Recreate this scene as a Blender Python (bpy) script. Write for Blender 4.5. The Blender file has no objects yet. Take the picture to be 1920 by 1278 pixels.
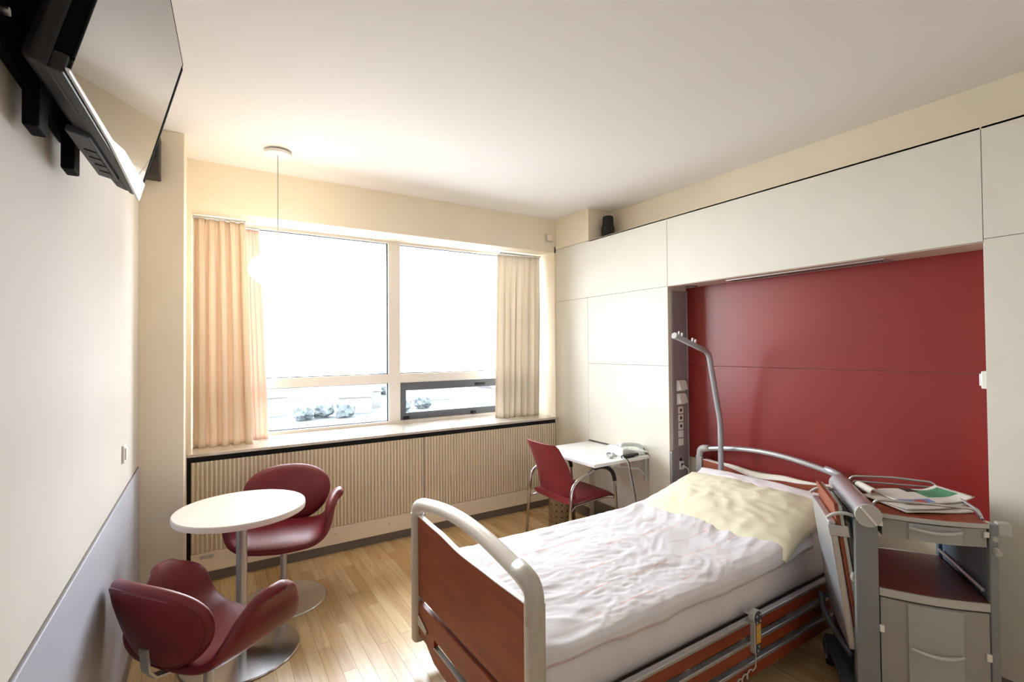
import bpy, bmesh, math, random
from mathutils import Vector, Matrix, noise
random.seed(7)
R = math.radians
SC = bpy.context.scene
COL = SC.collection

# ------------------------------------------------------------------ camera
cam_d = bpy.data.cameras.new('camera'); cam = bpy.data.objects.new('camera', cam_d); COL.objects.link(cam)
cam_d.sensor_fit = 'HORIZONTAL'; cam_d.sensor_width = 36.0
cam_d.lens = 36.0 * 905.22 / 1920.0
cam_d.clip_start = 0.05; cam_d.clip_end = 5000
yaw, pit, rol = 0.562987, 0.01615973, -0.00837958
fw = Vector((math.sin(yaw)*math.cos(pit), math.cos(yaw)*math.cos(pit), math.sin(pit)))
rt = Vector((math.cos(yaw), -math.sin(yaw), 0)); up = rt.cross(fw)
rt2 = rt*math.cos(rol) + up*math.sin(rol); up2 = -rt*math.sin(rol) + up*math.cos(rol)
m = Matrix((rt2, up2, -fw)).transposed().to_4x4(); m.translation = Vector((0, 0, 1.55))
cam.matrix_world = m
SC.camera = cam

# ------------------------------------------------------------------ sky, daylight, exposure
wd = bpy.data.worlds.new('overcast_sky'); SC.world = wd; wd.use_nodes = True
bg = wd.node_tree.nodes['Background']
bg.inputs[0].default_value = (0.89, 0.945, 1.0, 1); bg.inputs[1].default_value = 23.0
pl = bpy.data.lights.new('window_daylight_portal', 'AREA'); pl.shape = 'RECTANGLE'; pl.size = 3.02; pl.size_y = 1.68
pl.cycles.is_portal = True
po = bpy.data.objects.new('window_daylight_portal', pl); COL.objects.link(po)
po.location = (1.42, 4.50, 1.71); po.rotation_euler = (R(-90), 0, 0)
SC.view_settings.view_transform = 'Standard'; SC.view_settings.look = 'None'
SC.view_settings.gamma = 1.0; SC.view_settings.use_curve_mapping = False
SC.view_settings.exposure = 0.08
SC.cycles.max_bounces = 9; SC.cycles.diffuse_bounces = 6; SC.cycles.glossy_bounces = 4
SC.cycles.transparent_max_bounces = 12; SC.cycles.sample_clamp_indirect = 8.0
SC.cycles.caustics_reflective = False; SC.cycles.caustics_refractive = False

# ------------------------------------------------------------------ materials
def lin(c):
    return tuple(((x/255/12.92) if x/255 <= 0.04045 else ((x/255+0.055)/1.055)**2.4) for x in c) + (1,)
MATS = {}
def mat(name, rgb, rough=0.6, metal=0.0, spec=0.5, var=0.0, vscale=4.0, bump=0.0, bscale=60.0, coat=0.0, stretch=None, rgb2=None):
    if name in MATS: return MATS[name]
    M = bpy.data.materials.new(name); M.use_nodes = True; nt = M.node_tree; b = nt.nodes['Principled BSDF']
    b.inputs['Base Color'].default_value = lin(rgb); b.inputs['Roughness'].default_value = rough
    b.inputs['Metallic'].default_value = metal; b.inputs['Specular IOR Level'].default_value = spec
    if coat: b.inputs['Coat Weight'].default_value = coat; b.inputs['Coat Roughness'].default_value = 0.15
    tc = nt.nodes.new('ShaderNodeTexCoord'); mp = nt.nodes.new('ShaderNodeMapping'); nt.links.new(tc.outputs['Object'], mp.inputs[0])
    if stretch: mp.inputs['Scale'].default_value = stretch
    if var or rgb2:
        n = nt.nodes.new('ShaderNodeTexNoise'); n.inputs['Scale'].default_value = vscale; n.inputs['Detail'].default_value = 6
        nt.links.new(mp.outputs[0], n.inputs['Vector'])
        cr = nt.nodes.new('ShaderNodeValToRGB'); nt.links.new(n.outputs['Fac'], cr.inputs[0])
        cr.color_ramp.elements[0].position = 0.3; cr.color_ramp.elements[1].position = 0.7
        a = rgb; c2 = rgb2 if rgb2 else tuple(min(255, x*(1+var)) for x in rgb)
        a2 = rgb if rgb2 else tuple(x*(1-var) for x in rgb)
        cr.color_ramp.elements[0].color = lin(a2); cr.color_ramp.elements[1].color = lin(c2)
        nt.links.new(cr.outputs[0], b.inputs['Base Color'])
    if bump:
        n2 = nt.nodes.new('ShaderNodeTexNoise'); n2.inputs['Scale'].default_value = bscale; n2.inputs['Detail'].default_value = 4
        nt.links.new(mp.outputs[0], n2.inputs['Vector'])
        bp = nt.nodes.new('ShaderNodeBump'); bp.inputs['Strength'].default_value = bump; bp.inputs['Distance'].default_value = 0.002
        nt.links.new(n2.outputs['Fac'], bp.inputs['Height']); nt.links.new(bp.outputs[0], b.inputs['Normal'])
    MATS[name] = M; return M

M_ceil = mat('ceiling_paint', (240, 238, 238), 0.85, bump=0.1, bscale=300)
M_cream = mat('cream_wall_paint', (244, 233, 212), 0.8, bump=0.15, bscale=220, var=0.01, vscale=3)
M_leftw = mat('left_wall_paint', (208, 203, 196), 0.8, spec=0.2, bump=0.1, bscale=220, var=0.01, vscale=3)
M_dado = mat('dado_laminate', (184, 188, 202), 0.35, var=0.012, vscale=6)
M_panel = mat('white_laminate_panel', (226, 222, 210), 0.5, spec=0.25, var=0.008, vscale=5)
M_red = mat('red_laminate_panel', (132, 36, 33), 0.34, var=0.02, vscale=3)
M_joint = mat('dark_joint', (120, 112, 104), 0.8, var=0.05)
M_black = mat('black_plastic', (14, 14, 15), 0.45, var=0.08, vscale=20)
M_black_soft = mat('black_rubber', (24, 24, 26), 0.7, bump=0.1, var=0.06)
M_gloss = mat('glossy_screen', (9, 9, 10), 0.02, spec=0.95, coat=0.6, var=0.02)
M_silver = mat('silver_plastic', (222, 224, 228), 0.28, metal=0.25, var=0.01)
M_wframe = mat('white_window_frame', (240, 234, 228), 0.45, var=0.01)
M_gask = mat('blue_grey_gasket', (62, 78, 100), 0.6, var=0.04)
M_casem = mat('grey_casement', (96, 100, 108), 0.5, var=0.03)
M_sill = mat('sill_stone', (196, 186, 176), 0.16, rgb2=(222, 214, 206), vscale=14, bump=0.02)
M_rad = mat('radiator_enamel', (246, 236, 216), 0.42, var=0.01)
M_radshade = mat('radiator_gap_painted_shade', (22, 22, 26), 0.8, var=0.05)  # shade of the gap around the radiators, put into the colour
M_kick = mat('grey_skirting', (128, 122, 118), 0.5, var=0.03, vscale=10)
M_chrome = mat('brushed_steel', (205, 205, 208), 0.22, metal=1.0, bump=0.03, bscale=400, var=0.01)
M_chrome_dark = mat('chair_tube_steel', (190, 188, 188), 0.2, metal=1.0, var=0.02)
M_base = mat('polished_base_steel', (214, 212, 212), 0.2, metal=1.0, var=0.02, vscale=3)
M_alu = mat('satin_aluminium', (196, 198, 202), 0.34, metal=0.75, var=0.012)
M_greyp = mat('light_grey_plastic', (190, 190, 186), 0.5, var=0.015)
M_grey2 = mat('blue_grey_laminate', (134, 138, 140), 0.42, var=0.015)
M_post = mat('bed_post_grey_beige', (192, 186, 174), 0.4, metal=0.15, var=0.012)
M_leather = mat('burgundy_leather', (112, 26, 38), 0.42, var=0.06, vscale=9, bump=0.25, bscale=500)
M_chairred = mat('burgundy_vinyl', (122, 34, 44), 0.48, var=0.05, vscale=7, bump=0.15, bscale=400)
M_cherry = mat('cherry_wood_board', (124, 56, 34), 0.42, rgb2=(150, 76, 50), vscale=5, stretch=(6, 0.7, 6), bump=0.03)
M_cherryx = mat('cherry_wood_rail', (124, 52, 28), 0.4, rgb2=(148, 70, 42), vscale=5, stretch=(0.7, 6, 6), bump=0.03)
M_maroon = mat('dark_maroon_laminate', (96, 48, 46), 0.3, var=0.04)
M_table = mat('white_table_laminate', (240, 232, 224), 0.32, var=0.008)
M_desk = mat('white_desk_laminate', (240, 240, 238), 0.35, var=0.006)
M_trunk = mat('grey_violet_trunking', (150, 138, 142), 0.45, var=0.02)
M_white = mat('white_plastic', (238, 236, 232), 0.4, var=0.006)
M_bluewhite = mat('telephone_plastic', (226, 232, 230), 0.35, var=0.006)
M_lcd = mat('grey_blue_display', (168, 184, 200), 0.25, var=0.02)
M_sheet = mat('white_sheet', (236, 230, 232), 0.85, bump=0.2, bscale=300, var=0.015)
M_yellow = mat('pale_yellow_pillowcase', (234, 228, 200), 0.85, bump=0.25, bscale=90, var=0.015)
M_paper = mat('newsprint', (206, 200, 190), 0.8, var=0.03, vscale=30)
M_yel_btn = mat('orange_keypad', (214, 156, 44), 0.5, var=0.03)
M_darkkey = mat('slate_keypad', (70, 74, 82), 0.5, var=0.03)
M_pgreen = mat('print_green', (92, 150, 110), 0.7, rgb2=(60, 120, 84), vscale=30)
M_pbrown = mat('print_brown', (72, 48, 44), 0.7, rgb2=(40, 26, 26), vscale=40)
M_pblue = mat('print_blue', (126, 146, 190), 0.7, rgb2=(90, 104, 150), vscale=40)
M_pred = mat('print_red', (190, 74, 66), 0.7, rgb2=(160, 90, 60), vscale=40)
M_bin = mat('bin_steel', (176, 166, 156), 0.36, metal=0.9, var=0.03, stretch=(1, 1, 12))

def text_mat():
    M = bpy.data.materials.new('printed_columns'); M.use_nodes = True; nt = M.node_tree; b = nt.nodes['Principled BSDF']
    uv = nt.nodes.new('ShaderNodeUVMap'); uv.uv_map = 'UVMap'
    br = nt.nodes.new('ShaderNodeTexBrick'); nt.links.new(uv.outputs[0], br.inputs['Vector'])
    br.inputs['Color1'].default_value = lin((176, 170, 164)); br.inputs['Color2'].default_value = lin((196, 190, 184)); br.inputs['Mortar'].default_value = lin((218, 212, 204))
    br.inputs['Scale'].default_value = 6; br.inputs['Mortar Size'].default_value = 0.035; br.inputs['Row Height'].default_value = 0.09; br.inputs['Brick Width'].default_value = 0.9; br.offset = 0
    nt.links.new(br.outputs[0], b.inputs['Base Color']); b.inputs['Roughness'].default_value = 0.8
    return M
M_text = text_mat()

def glass_mat():
    M = bpy.data.materials.new('window_glass'); M.use_nodes = True; nt = M.node_tree; nt.nodes.remove(nt.nodes['Principled BSDF'])
    out = nt.nodes['Material Output']; t = nt.nodes.new('ShaderNodeBsdfTransparent'); g = nt.nodes.new('ShaderNodeBsdfGlossy')
    t.inputs[0].default_value = (0.97, 0.985, 0.99, 1); g.inputs['Roughness'].default_value = 0.0
    fr = nt.nodes.new('ShaderNodeFresnel'); fr.inputs[0].default_value = 1.25
    mx = nt.nodes.new('ShaderNodeMixShader'); nt.links.new(fr.outputs[0], mx.inputs[0]); nt.links.new(t.outputs[0], mx.inputs[1]); nt.links.new(g.outputs[0], mx.inputs[2])
    nt.links.new(mx.outputs[0], out.inputs[0]); return M
M_glass = glass_mat()

def cloth_mat(name, rgb, transl, rgbt=None):
    M = bpy.data.materials.new(name); M.use_nodes = True; nt = M.node_tree; nt.nodes.remove(nt.nodes['Principled BSDF'])
    out = nt.nodes['Material Output']; d = nt.nodes.new('ShaderNodeBsdfDiffuse'); t = nt.nodes.new('ShaderNodeBsdfTranslucent')
    d.inputs[0].default_value = lin(rgb); t.inputs[0].default_value = lin(rgbt or rgb)
    tc = nt.nodes.new('ShaderNodeTexCoord'); n = nt.nodes.new('ShaderNodeTexNoise'); n.inputs['Scale'].default_value = 350
    nt.links.new(tc.outputs['Object'], n.inputs['Vector']); bp = nt.nodes.new('ShaderNodeBump'); bp.inputs['Strength'].default_value = 0.12; bp.inputs['Distance'].default_value = 0.001
    nt.links.new(n.outputs['Fac'], bp.inputs['Height']); nt.links.new(bp.outputs[0], d.inputs['Normal'])
    mx = nt.nodes.new('ShaderNodeMixShader'); mx.inputs[0].default_value = transl
    nt.links.new(d.outputs[0], mx.inputs[1]); nt.links.new(t.outputs[0], mx.inputs[2]); nt.links.new(mx.outputs[0], out.inputs[0]); return M
M_curt = cloth_mat('beige_curtain_cloth', (238, 222, 202), 0.22, (238, 222, 206))
M_curt2 = cloth_mat('thin_pink_beige_cloth', (240, 222, 210), 0.32, (240, 214, 202))
M_curtr = cloth_mat('pale_curtain_cloth', (234, 226, 214), 0.32)

def floor_mat():
    M = bpy.data.materials.new('oak_laminate'); M.use_nodes = True; nt = M.node_tree; b = nt.nodes['Principled BSDF']
    geo = nt.nodes.new('ShaderNodeNewGeometry'); oi = nt.nodes.new('ShaderNodeObjectInfo')
    add = nt.nodes.new('ShaderNodeMath'); add.operation = 'ADD'; fr = nt.nodes.new('ShaderNodeMath'); fr.operation = 'FRACT'
    nt.links.new(geo.outputs['Random Per Island'], add.inputs[0]); nt.links.new(oi.outputs['Random'], add.inputs[1]); nt.links.new(add.outputs[0], fr.inputs[0])
    mp = nt.nodes.new('ShaderNodeMapping'); mp.inputs['Scale'].default_value = (26, 1.6, 1); nt.links.new(geo.outputs['Position'], mp.inputs[0])
    sc = nt.nodes.new('ShaderNodeVectorMath'); sc.operation = 'ADD'; cx = nt.nodes.new('ShaderNodeCombineXYZ')
    mu = nt.nodes.new('ShaderNodeMath'); mu.operation = 'MULTIPLY'; mu.inputs[1].default_value = 37; nt.links.new(fr.outputs[0], mu.inputs[0]); nt.links.new(mu.outputs[0], cx.inputs[1])
    nt.links.new(mp.outputs[0], sc.inputs[0]); nt.links.new(cx.outputs[0], sc.inputs[1])
    n = nt.nodes.new('ShaderNodeTexNoise'); n.inputs['Scale'].default_value = 1.6; n.inputs['Detail'].default_value = 7; n.inputs['Distortion'].default_value = 0.6
    nt.links.new(sc.outputs[0], n.inputs['Vector'])
    a = nt.nodes.new('ShaderNodeValToRGB'); nt.links.new(fr.outputs[0], a.inputs[0])
    a.color_ramp.elements[0].color = lin((198, 162, 114)); a.color_ramp.elements[1].color = lin((222, 194, 150))
    g = nt.nodes.new('ShaderNodeValToRGB'); nt.links.new(n.outputs['Fac'], g.inputs[0])
    g.color_ramp.elements[0].position = 0.3; g.color_ramp.elements[0].color = (0.74, 0.70, 0.64, 1); g.color_ramp.elements[1].position = 0.6; g.color_ramp.elements[1].color = (1, 1, 1, 1)
    mx = nt.nodes.new('ShaderNodeMix'); mx.data_type = 'RGBA'; mx.blend_type = 'MULTIPLY'; mx.inputs[0].default_value = 0.7
    nt.links.new(a.outputs[0], mx.inputs[6]); nt.links.new(g.outputs[0], mx.inputs[7]); nt.links.new(mx.outputs[2], b.inputs['Base Color'])
    b.inputs['Roughness'].default_value = 0.24
    bp = nt.nodes.new('ShaderNodeBump'); bp.inputs['Strength'].default_value = 0.05; bp.inputs['Distance'].default_value = 0.001; nt.links.new(n.outputs['Fac'], bp.inputs['Height']); nt.links.new(bp.outputs[0], b.inputs['Normal'])
    return M
M_floor = floor_mat()

def duvet_mat():
    M = bpy.data.materials.new('white_duvet_cotton'); M.use_nodes = True; nt = M.node_tree; b = nt.nodes['Principled BSDF']
    uv = nt.nodes.new('ShaderNodeUVMap'); uv.uv_map = 'UVMap'; sx = nt.nodes.new('ShaderNodeSeparateXYZ'); nt.links.new(uv.outputs[0], sx.inputs[0])
    def math_(op, a, bb=None):
        n = nt.nodes.new('ShaderNodeMath'); n.operation = op
        for i, x in enumerate((a, bb)):
            if x is None: continue
            if isinstance(x, (int, float)): n.inputs[i].default_value = x
            else: nt.links.new(x, n.inputs[i])
        return n.outputs[0]
    pos = math_('MULTIPLY', sx.outputs[1], 1/0.145)
    frac = math_('FRACT', pos); cell = math_('FLOOR', pos)
    line = math_('LESS_THAN', math_('ABSOLUTE', math_('SUBTRACT', frac, 0.5)), 0.022)
    wn = nt.nodes.new('ShaderNodeTexWhiteNoise'); wn.noise_dimensions = '2D'; cx = nt.nodes.new('ShaderNodeCombineXYZ')
    nt.links.new(math_('FLOOR', math_('MULTIPLY', sx.outputs[0], 11.0)), cx.inputs[0]); nt.links.new(cell, cx.inputs[1]); nt.links.new(cx.outputs[0], wn.inputs['Vector'])
    dash = math_('MULTIPLY', line, math_('GREATER_THAN', wn.outputs['Value'], 0.5))
    dash = math_('MULTIPLY', dash, math_('MULTIPLY', wn.outputs['Value'], 0.55))
    hem = math_('MULTIPLY', math_('LESS_THAN', math_('ABSOLUTE', math_('SUBTRACT', sx.outputs[1], 0.062)), 0.0022), 0.4)
    fac = math_('MAXIMUM', dash, hem)
    mx = nt.nodes.new('ShaderNodeMix'); mx.data_type = 'RGBA'; nt.links.new(fac, mx.inputs[0])
    mx.inputs[6].default_value = lin((221, 218, 221)); mx.inputs[7].default_value = lin((224, 140, 112)); nt.links.new(mx.outputs[2], b.inputs['Base Color'])
    b.inputs['Roughness'].default_value = 0.85
    return M
M_duvet = duvet_mat()

def emit_mat(name, rgb, s):
    M = bpy.data.materials.new(name); M.use_nodes = True; b = M.node_tree.nodes['Principled BSDF']
    b.inputs['Base Color'].default_value = lin((245, 242, 235)); b.inputs['Emission Color'].default_value = lin(rgb); b.inputs['Emission Strength'].default_value = s
    b.inputs['Roughness'].default_value = 0.3; return M

# ------------------------------------------------------------------ mesh helpers
class MB:
    def __init__(s): s.v = []; s.f = []; s.mi = []; s.cur = 0; s.uv = None
    def quad(s, *p):
        n = len(s.v); s.v += [tuple(q) for q in p]; s.f.append(tuple(range(n, n+len(p)))); s.mi.append(s.cur); return s
    def box(s, x0, x1, y0, y1, z0, z1):
        n = len(s.v)
        s.v += [(x0,y0,z0),(x1,y0,z0),(x1,y1,z0),(x0,y1,z0),(x0,y0,z1),(x1,y0,z1),(x1,y1,z1),(x0,y1,z1)]
        for q in ((0,3,2,1),(4,5,6,7),(0,1,5,4),(1,2,6,5),(2,3,7,6),(3,0,4,7)):
            s.f.append(tuple(n+i for i in q)); s.mi.append(s.cur)
        return s
    def obox(s, c, ax, ay, az, hx, hy, hz):
        c = Vector(c); n = len(s.v)
        for k in ((-1,-1,-1),(1,-1,-1),(1,1,-1),(-1,1,-1),(-1,-1,1),(1,-1,1),(1,1,1),(-1,1,1)):
            s.v.append(tuple(c + Vector(ax)*hx*k[0] + Vector(ay)*hy*k[1] + Vector(az)*hz*k[2]))
        for q in ((0,3,2,1),(4,5,6,7),(0,1,5,4),(1,2,6,5),(2,3,7,6),(3,0,4,7)):
            s.f.append(tuple(n+i for i in q)); s.mi.append(s.cur)
        return s
    def loops(s, L, cap=True, closed=False):
        n0 = len(s.v); k = len(L[0])
        for l in L: s.v += [tuple(p) for p in l]
        m_ = len(L)
        for i in range(m_ if closed else m_-1):
            a = n0+i*k; b = n0+((i+1) % m_)*k
            for j in range(k):
                j2 = (j+1) % k
                s.f.append((a+j, a+j2, b+j2, b+j)); s.mi.append(s.cur)
        if cap and not closed:
            s.f.append(tuple(n0+j for j in range(k-1, -1, -1))); s.mi.append(s.cur)
            s.f.append(tuple(n0+(m_-1)*k+j for j in range(k))); s.mi.append(s.cur)
        return s
    def tube(s, pts, r, seg=10, closed=False, rx=None):
        pts = [Vector(p) for p in pts]; n = len(pts); L = []; prev = None
        for i, p in enumerate(pts):
            if closed: t = (pts[(i+1) % n]-pts[i-1]).normalized()
            else: t = (pts[min(i+1, n-1)]-pts[max(i-1, 0)]).normalized()
            if prev is None:
                a = Vector((0, 0, 1)) if abs(t.z) < 0.9 else Vector((1, 0, 0)); u = t.cross(a).normalized()
            else:
                u = prev - t*prev.dot(t); u.normalize()
            prev = u; w = t.cross(u)
            rr = r[i] if isinstance(r, (list, tuple)) else r; r2 = rx if rx else rr
            L.append([p + u*math.cos(2*math.pi*j/seg)*rr + w*math.sin(2*math.pi*j/seg)*r2 for j in range(seg)])
        return s.loops(L, True, closed)
    def lathe(s, prof, c=(0, 0, 0), seg=40):
        L = [[(c[0]+r*math.cos(2*math.pi*j/seg), c[1]+r*math.sin(2*math.pi*j/seg), c[2]+z) for j in range(seg)] for r, z in prof]
        return s.loops(L)
    def prism(s, poly, axis, a0, a1):
        def P(q, a):
            return (a, q[0], q[1]) if axis == 'x' else ((q[0], a, q[1]) if axis == 'y' else (q[0], q[1], a))
        return s.loops([[P(q, a0) for q in poly], [P(q, a1) for q in poly]])
    def build(s, name, mats, parent=None, smooth=False, bevel=0, bseg=2, world=False, recalc=True, subsurf=0):
        if not isinstance(mats, (list, tuple)): mats = [mats]
        me = bpy.data.meshes.new(name)
        vs = s.v
        if world and parent is not None:
            q_ = parent
            while '_o' not in q_ and q_.parent is not None: q_ = q_.parent
            o_ = q_['_o'] if '_o' in q_ else (0, 0, 0)
            vs = [(p[0]-o_[0], p[1]-o_[1], p[2]-o_[2]) for p in vs]
        me.from_pydata(vs, [], s.f); me.update()
        if recalc:
            bm = bmesh.new(); bm.from_mesh(me); bmesh.ops.recalc_face_normals(bm, faces=bm.faces); bm.to_mesh(me); bm.free()
        for mm in mats: me.materials.append(mm)
        if len(mats) > 1:
            for p, i in zip(me.polygons, s.mi): p.material_index = i
        if s.uv:
            ul = me.uv_layers.new(name='UVMap')
            for lp in me.loops: ul.data[lp.index].uv = s.uv[lp.vertex_index]
        if smooth:
            for p in me.polygons: p.use_smooth = True
        o = bpy.data.objects.new(name, me); COL.objects.link(o)
        if parent is not None: o.parent = parent
        if bevel:
            bv = o.modifiers.new('bevel', 'BEVEL'); bv.width = bevel; bv.segments = bseg; bv.limit_method = 'ANGLE'; bv.angle_limit = R(40)
        if subsurf:
            ss = o.modifiers.new('subsurf', 'SUBSURF'); ss.levels = subsurf; ss.render_levels = subsurf
        return o

def smooth_angle(o, deg=35):
    me = o.data
    for p in me.polygons: p.use_smooth = True
    bm = bmesh.new(); bm.from_mesh(me)
    for e in bm.edges:
        if len(e.link_faces) == 2 and e.calc_face_angle(0) > R(deg): e.smooth = False
    bm.to_mesh(me); bm.free(); return o

def tag(o, label=None, cat=None, group=None, kind=None):
    if label: o['label'] = label
    if cat: o['category'] = cat
    if group: o['group'] = group
    if kind: o['kind'] = kind
    return o
def thing(name, loc, label, cat, rotz=0, group=None):
    o = bpy.data.objects.new(name, None); COL.objects.link(o); o.location = loc; o.rotation_euler = (0, 0, rotz)
    o['_o'] = list(loc); o.empty_display_size = 0.05
    return tag(o, label, cat, group)
def struct(name, loc=None, label=None):
    o = bpy.data.objects.new(name, None); COL.objects.link(o); o['kind'] = 'structure'; o['_o'] = list(loc or (0, 0, 0)); o.location = loc or (0, 0, 0)
    if label: o['label'] = label
    return o
def bez(pts, n=8):
    """Catmull-Rom through points"""
    P = [Vector(p) for p in pts]; out = []
    for i in range(len(P)-1):
        p0 = P[max(i-1, 0)]; p1 = P[i]; p2 = P[i+1]; p3 = P[min(i+2, len(P)-1)]
        for k in range(n):
            t = k/n; out.append(0.5*((2*p1)+(p2-p0)*t+(2*p0-5*p1+4*p2-p3)*t*t+(3*p1-p0-3*p2+p3)*t*t*t))
    out.append(P[-1]); return out
def fillet(pts, r, n=6):
    P = [Vector(p) for p in pts]; out = [P[0]]
    for i in range(1, len(P)-1):
        a = (P[i-1]-P[i]); b = (P[i+1]-P[i]); rr = min(r, a.length*0.49, b.length*0.49)
        A = P[i]+a.normalized()*rr; B = P[i]+b.normalized()*rr
        for k in range(n+1):
            t = k/n; out.append(A*(1-t)**2 + P[i]*2*t*(1-t) + B*t*t)
    out.append(P[-1]); return out
def spow(c, e): return math.copysign(abs(c)**e, c)
def lerp_tab(tab, x):
    if x <= tab[0][0]: return tab[0][1]
    for (a, va), (b, vb) in zip(tab, tab[1:]):
        if x <= b:
            t = (x-a)/(b-a); t = t*t*(3-2*t); return va+(vb-va)*t
    return tab[-1][1]

def cub_tab(tab, x):
    n = len(tab)
    def sl(i):
        a = max(i-1, 0); b = min(i+1, n-1); return (tab[b][1]-tab[a][1])/(tab[b][0]-tab[a][0])
    for i in range(n-1):
        if x <= tab[i+1][0] or i == n-2:
            h = tab[i+1][0]-tab[i][0]; t = min(1, max(0, (x-tab[i][0])/h)); t2, t3 = t*t, t*t*t
            return (2*t3-3*t2+1)*tab[i][1]+(t3-2*t2+t)*h*sl(i)+(-2*t3+3*t2)*tab[i+1][1]+(t3-t2)*h*sl(i+1)

# ------------------------------------------------------------------ room constants (metres)
XL, XR, XU, XN = -0.33, 2.964, 3.25, 3.20       # left wall, panel plane, wall above panels, niche back
YB, YW, YC, YR = 3.859, 4.40, 3.427, -1.4        # window wall, window, pillar face, rear wall
ZC, ZS, ZP, ZN = 2.838, 0.869, 2.54, 2.016       # ceiling, sill, panel top, niche soffit
YN0, YN1 = 0.70, 2.471                           # niche extent

# ------------------------------------------------------------------ floor
fl = MB().box(XL-0.1, XU+0.1, YR-0.1, YB+0.15, -0.08, -0.006).build('floor', mat('subfloor_dark', (120, 92, 60), 0.8, var=0.05)); tag(fl, 'pale oak strip laminate floor of the room', kind='structure')
PW, PL = 0.068, 0.62
plank_me = None; cand = []; rest = MB()
ncol = int((XU-XL)/PW)+1
for c in range(ncol):
    x0 = XL + c*PW; off = random.random()*PL
    y = YR - off
    while y < YB+0.05:
        ln = PL
        y0 = max(y, YR); y1 = min(y+ln, YB+0.06)
        if y1-y0 > 0.03:
            cand.append((x0, y0, y1))
        y += ln
def vis_score(x0, y0, y1):
    xc, yc = x0+PW/2, (y0+y1)/2
    d = Vector((xc, yc, -1.55)); z = d.dot(fw)
    if z < 0.5: return -1
    px = 960+905*d.dot(rt2)/z; py = 639-905*d.dot(up2)/z
    if px < -60 or px > 1960 or py > 1400: return -1
    if xc > 1.0 and 1.28 < yc < 2.3: return 0.01/z
    if xc > 2.3 and yc < 1.2: return 0.02/z
    return 1/(z*z)
cand.sort(key=lambda c: -vis_score(*c))
full_mesh = None
for i, (x0, y0, y1) in enumerate(cand):
    g = 0.0005
    if i < 300 and vis_score(x0, y0, y1) > 0:
        ln = y1-y0
        if abs(ln-PL) < 1e-6 and full_mesh is not None:
            o = bpy.data.objects.new('plank', full_mesh); COL.objects.link(o)
        else:
            o = MB().box(g, PW-g, g, ln-g, -0.006, 0).build('plank', M_floor)
            if abs(ln-PL) < 1e-6: full_mesh = o.data
        o.location = (x0, y0, 0); o.parent = fl
    else:
        rest.box(x0+g, x0+PW-g, y0+g, y1-g, -0.006, 0)
ro = rest.build('planking', M_floor, fl); ro['kind'] = 'stuff'

# ------------------------------------------------------------------ ceiling and walls
c_ = MB().box(XL-0.1, XU+0.1, YR-0.1, YB+0.1, ZC, ZC+0.1).build('ceiling', M_ceil); tag(c_, 'plain white ceiling', kind='structure')
wl = MB().box(XL-0.12, XL, YR-0.1, YB+0.1, -0.08, ZC).build('wall_left', M_leftw); tag(wl, 'off-white left wall with a pale blue-grey dado panel', kind='structure')
MB().box(XL, XL+0.008, YR, YC-0.001, 0.085, 0.900).build('dado_panel', M_dado, wl, bevel=0.002)
MB().box(XL, XL+0.003, YR, YC-0.001, 0.900, 0.907).build('dado_joint', M_joint, wl)
for yy, zz in ((3.05, 0.70), (2.55, 0.60), (1.95, 0.62), (1.6, 0.45), (2.9, 0.35)):
    o = MB().lathe([(0.0005, 0.0), (0.006, 0.0), (0.005, 0.002), (0.0005, 0.0025)], seg=10).build('screw_cover', M_greyp, wl); o.location = (XL+0.008, yy, zz); o.rotation_euler = (0, R(90), 0)
b_ = MB().box(XL, XL+0.012, YR, YC-0.002, 0, 0.085).build('baseboard_left', M_kick, bevel=0.002); tag(b_, 'grey skirting strip along the left wall', kind='structure')
wp = MB().box(XL-0.05, -0.115, YC, YB+0.05, 0, ZC).build('wall_pillar', M_cream, bevel=0.006); tag(wp, 'cream pillar in the left corner beside the window', kind='structure')
b2 = MB().box(XL+0.012, -0.115, YC-0.012, YC, 0, 0.085).build('baseboard_pillar', M_kick, bevel=0.002); tag(b2, 'grey skirting strip around the corner pillar', kind='structure')

WX0, WX1 = -0.095, 2.945   # window recess
w = MB()
w.box(-0.115, XR+0.3, YB, YB+0.001+0.05, 2.508, ZC)                       # band above the window
w.box(-0.115, XR+0.3, YB+0.05, YW+0.3, 2.56, ZC)
w.prism([(YB+0.0505, 2.508), (YW, 2.56), (YB+0.0505, 2.562)], 'x', -0.115, XR+0.3)   # sloping soffit
w.box(-0.30, WX0, YB+0.0005, YW+0.2, ZS-0.022, 2.57)
w.box(WX1, XR+0.3, YB, YW+0.2, 0, 2.57)
w.box(-0.115, XR+0.3, YB+0.12, YW+0.2, 0, ZS-0.04)
wb = w.build('wall_back', M_cream); tag(wb, 'cream window wall with a deep window recess', kind='structure')

# right wall : carcass and panels
w = MB()
w.box(XU, XU+0.1, YR, YB+0.1, ZP, ZC)                    # wall above the panels
w.box(XR+0.02, XU+0.1, 3.385, YB+0.1, 0, ZP-0.012)
w.box(XR+0.02, XU+0.1, YN1+0.002, 3.385, 0.72, ZP-0.012)
w.box(XR+0.085, XU+0.1, YN1+0.002, 3.385, 0, 0.72)
w.box(XN, XU+0.1, YN0, YN1+0.002, 0, ZN+0.02)
w.box(XR+0.02, XU+0.1, YN0, YN1+0.002, ZN, ZP-0.012)
w.box(XR+0.02, XU+0.1, YR, YN0, 0, ZP-0.012)
w.box(XR, XU+0.05, YR, 3.363, ZP-0.012, ZP)              # ledge
wr = w.build('wall_right', M_cream); tag(wr, 'panelled right wall with a red niche behind the bed', kind='structure')
MB().box(XR-0.001, XU+0.1, 3.363, YB+0.1, ZP+0.002, ZC).build('corner_pier', M_cream, wr, bevel=0.003)
g = 0.0013
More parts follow.
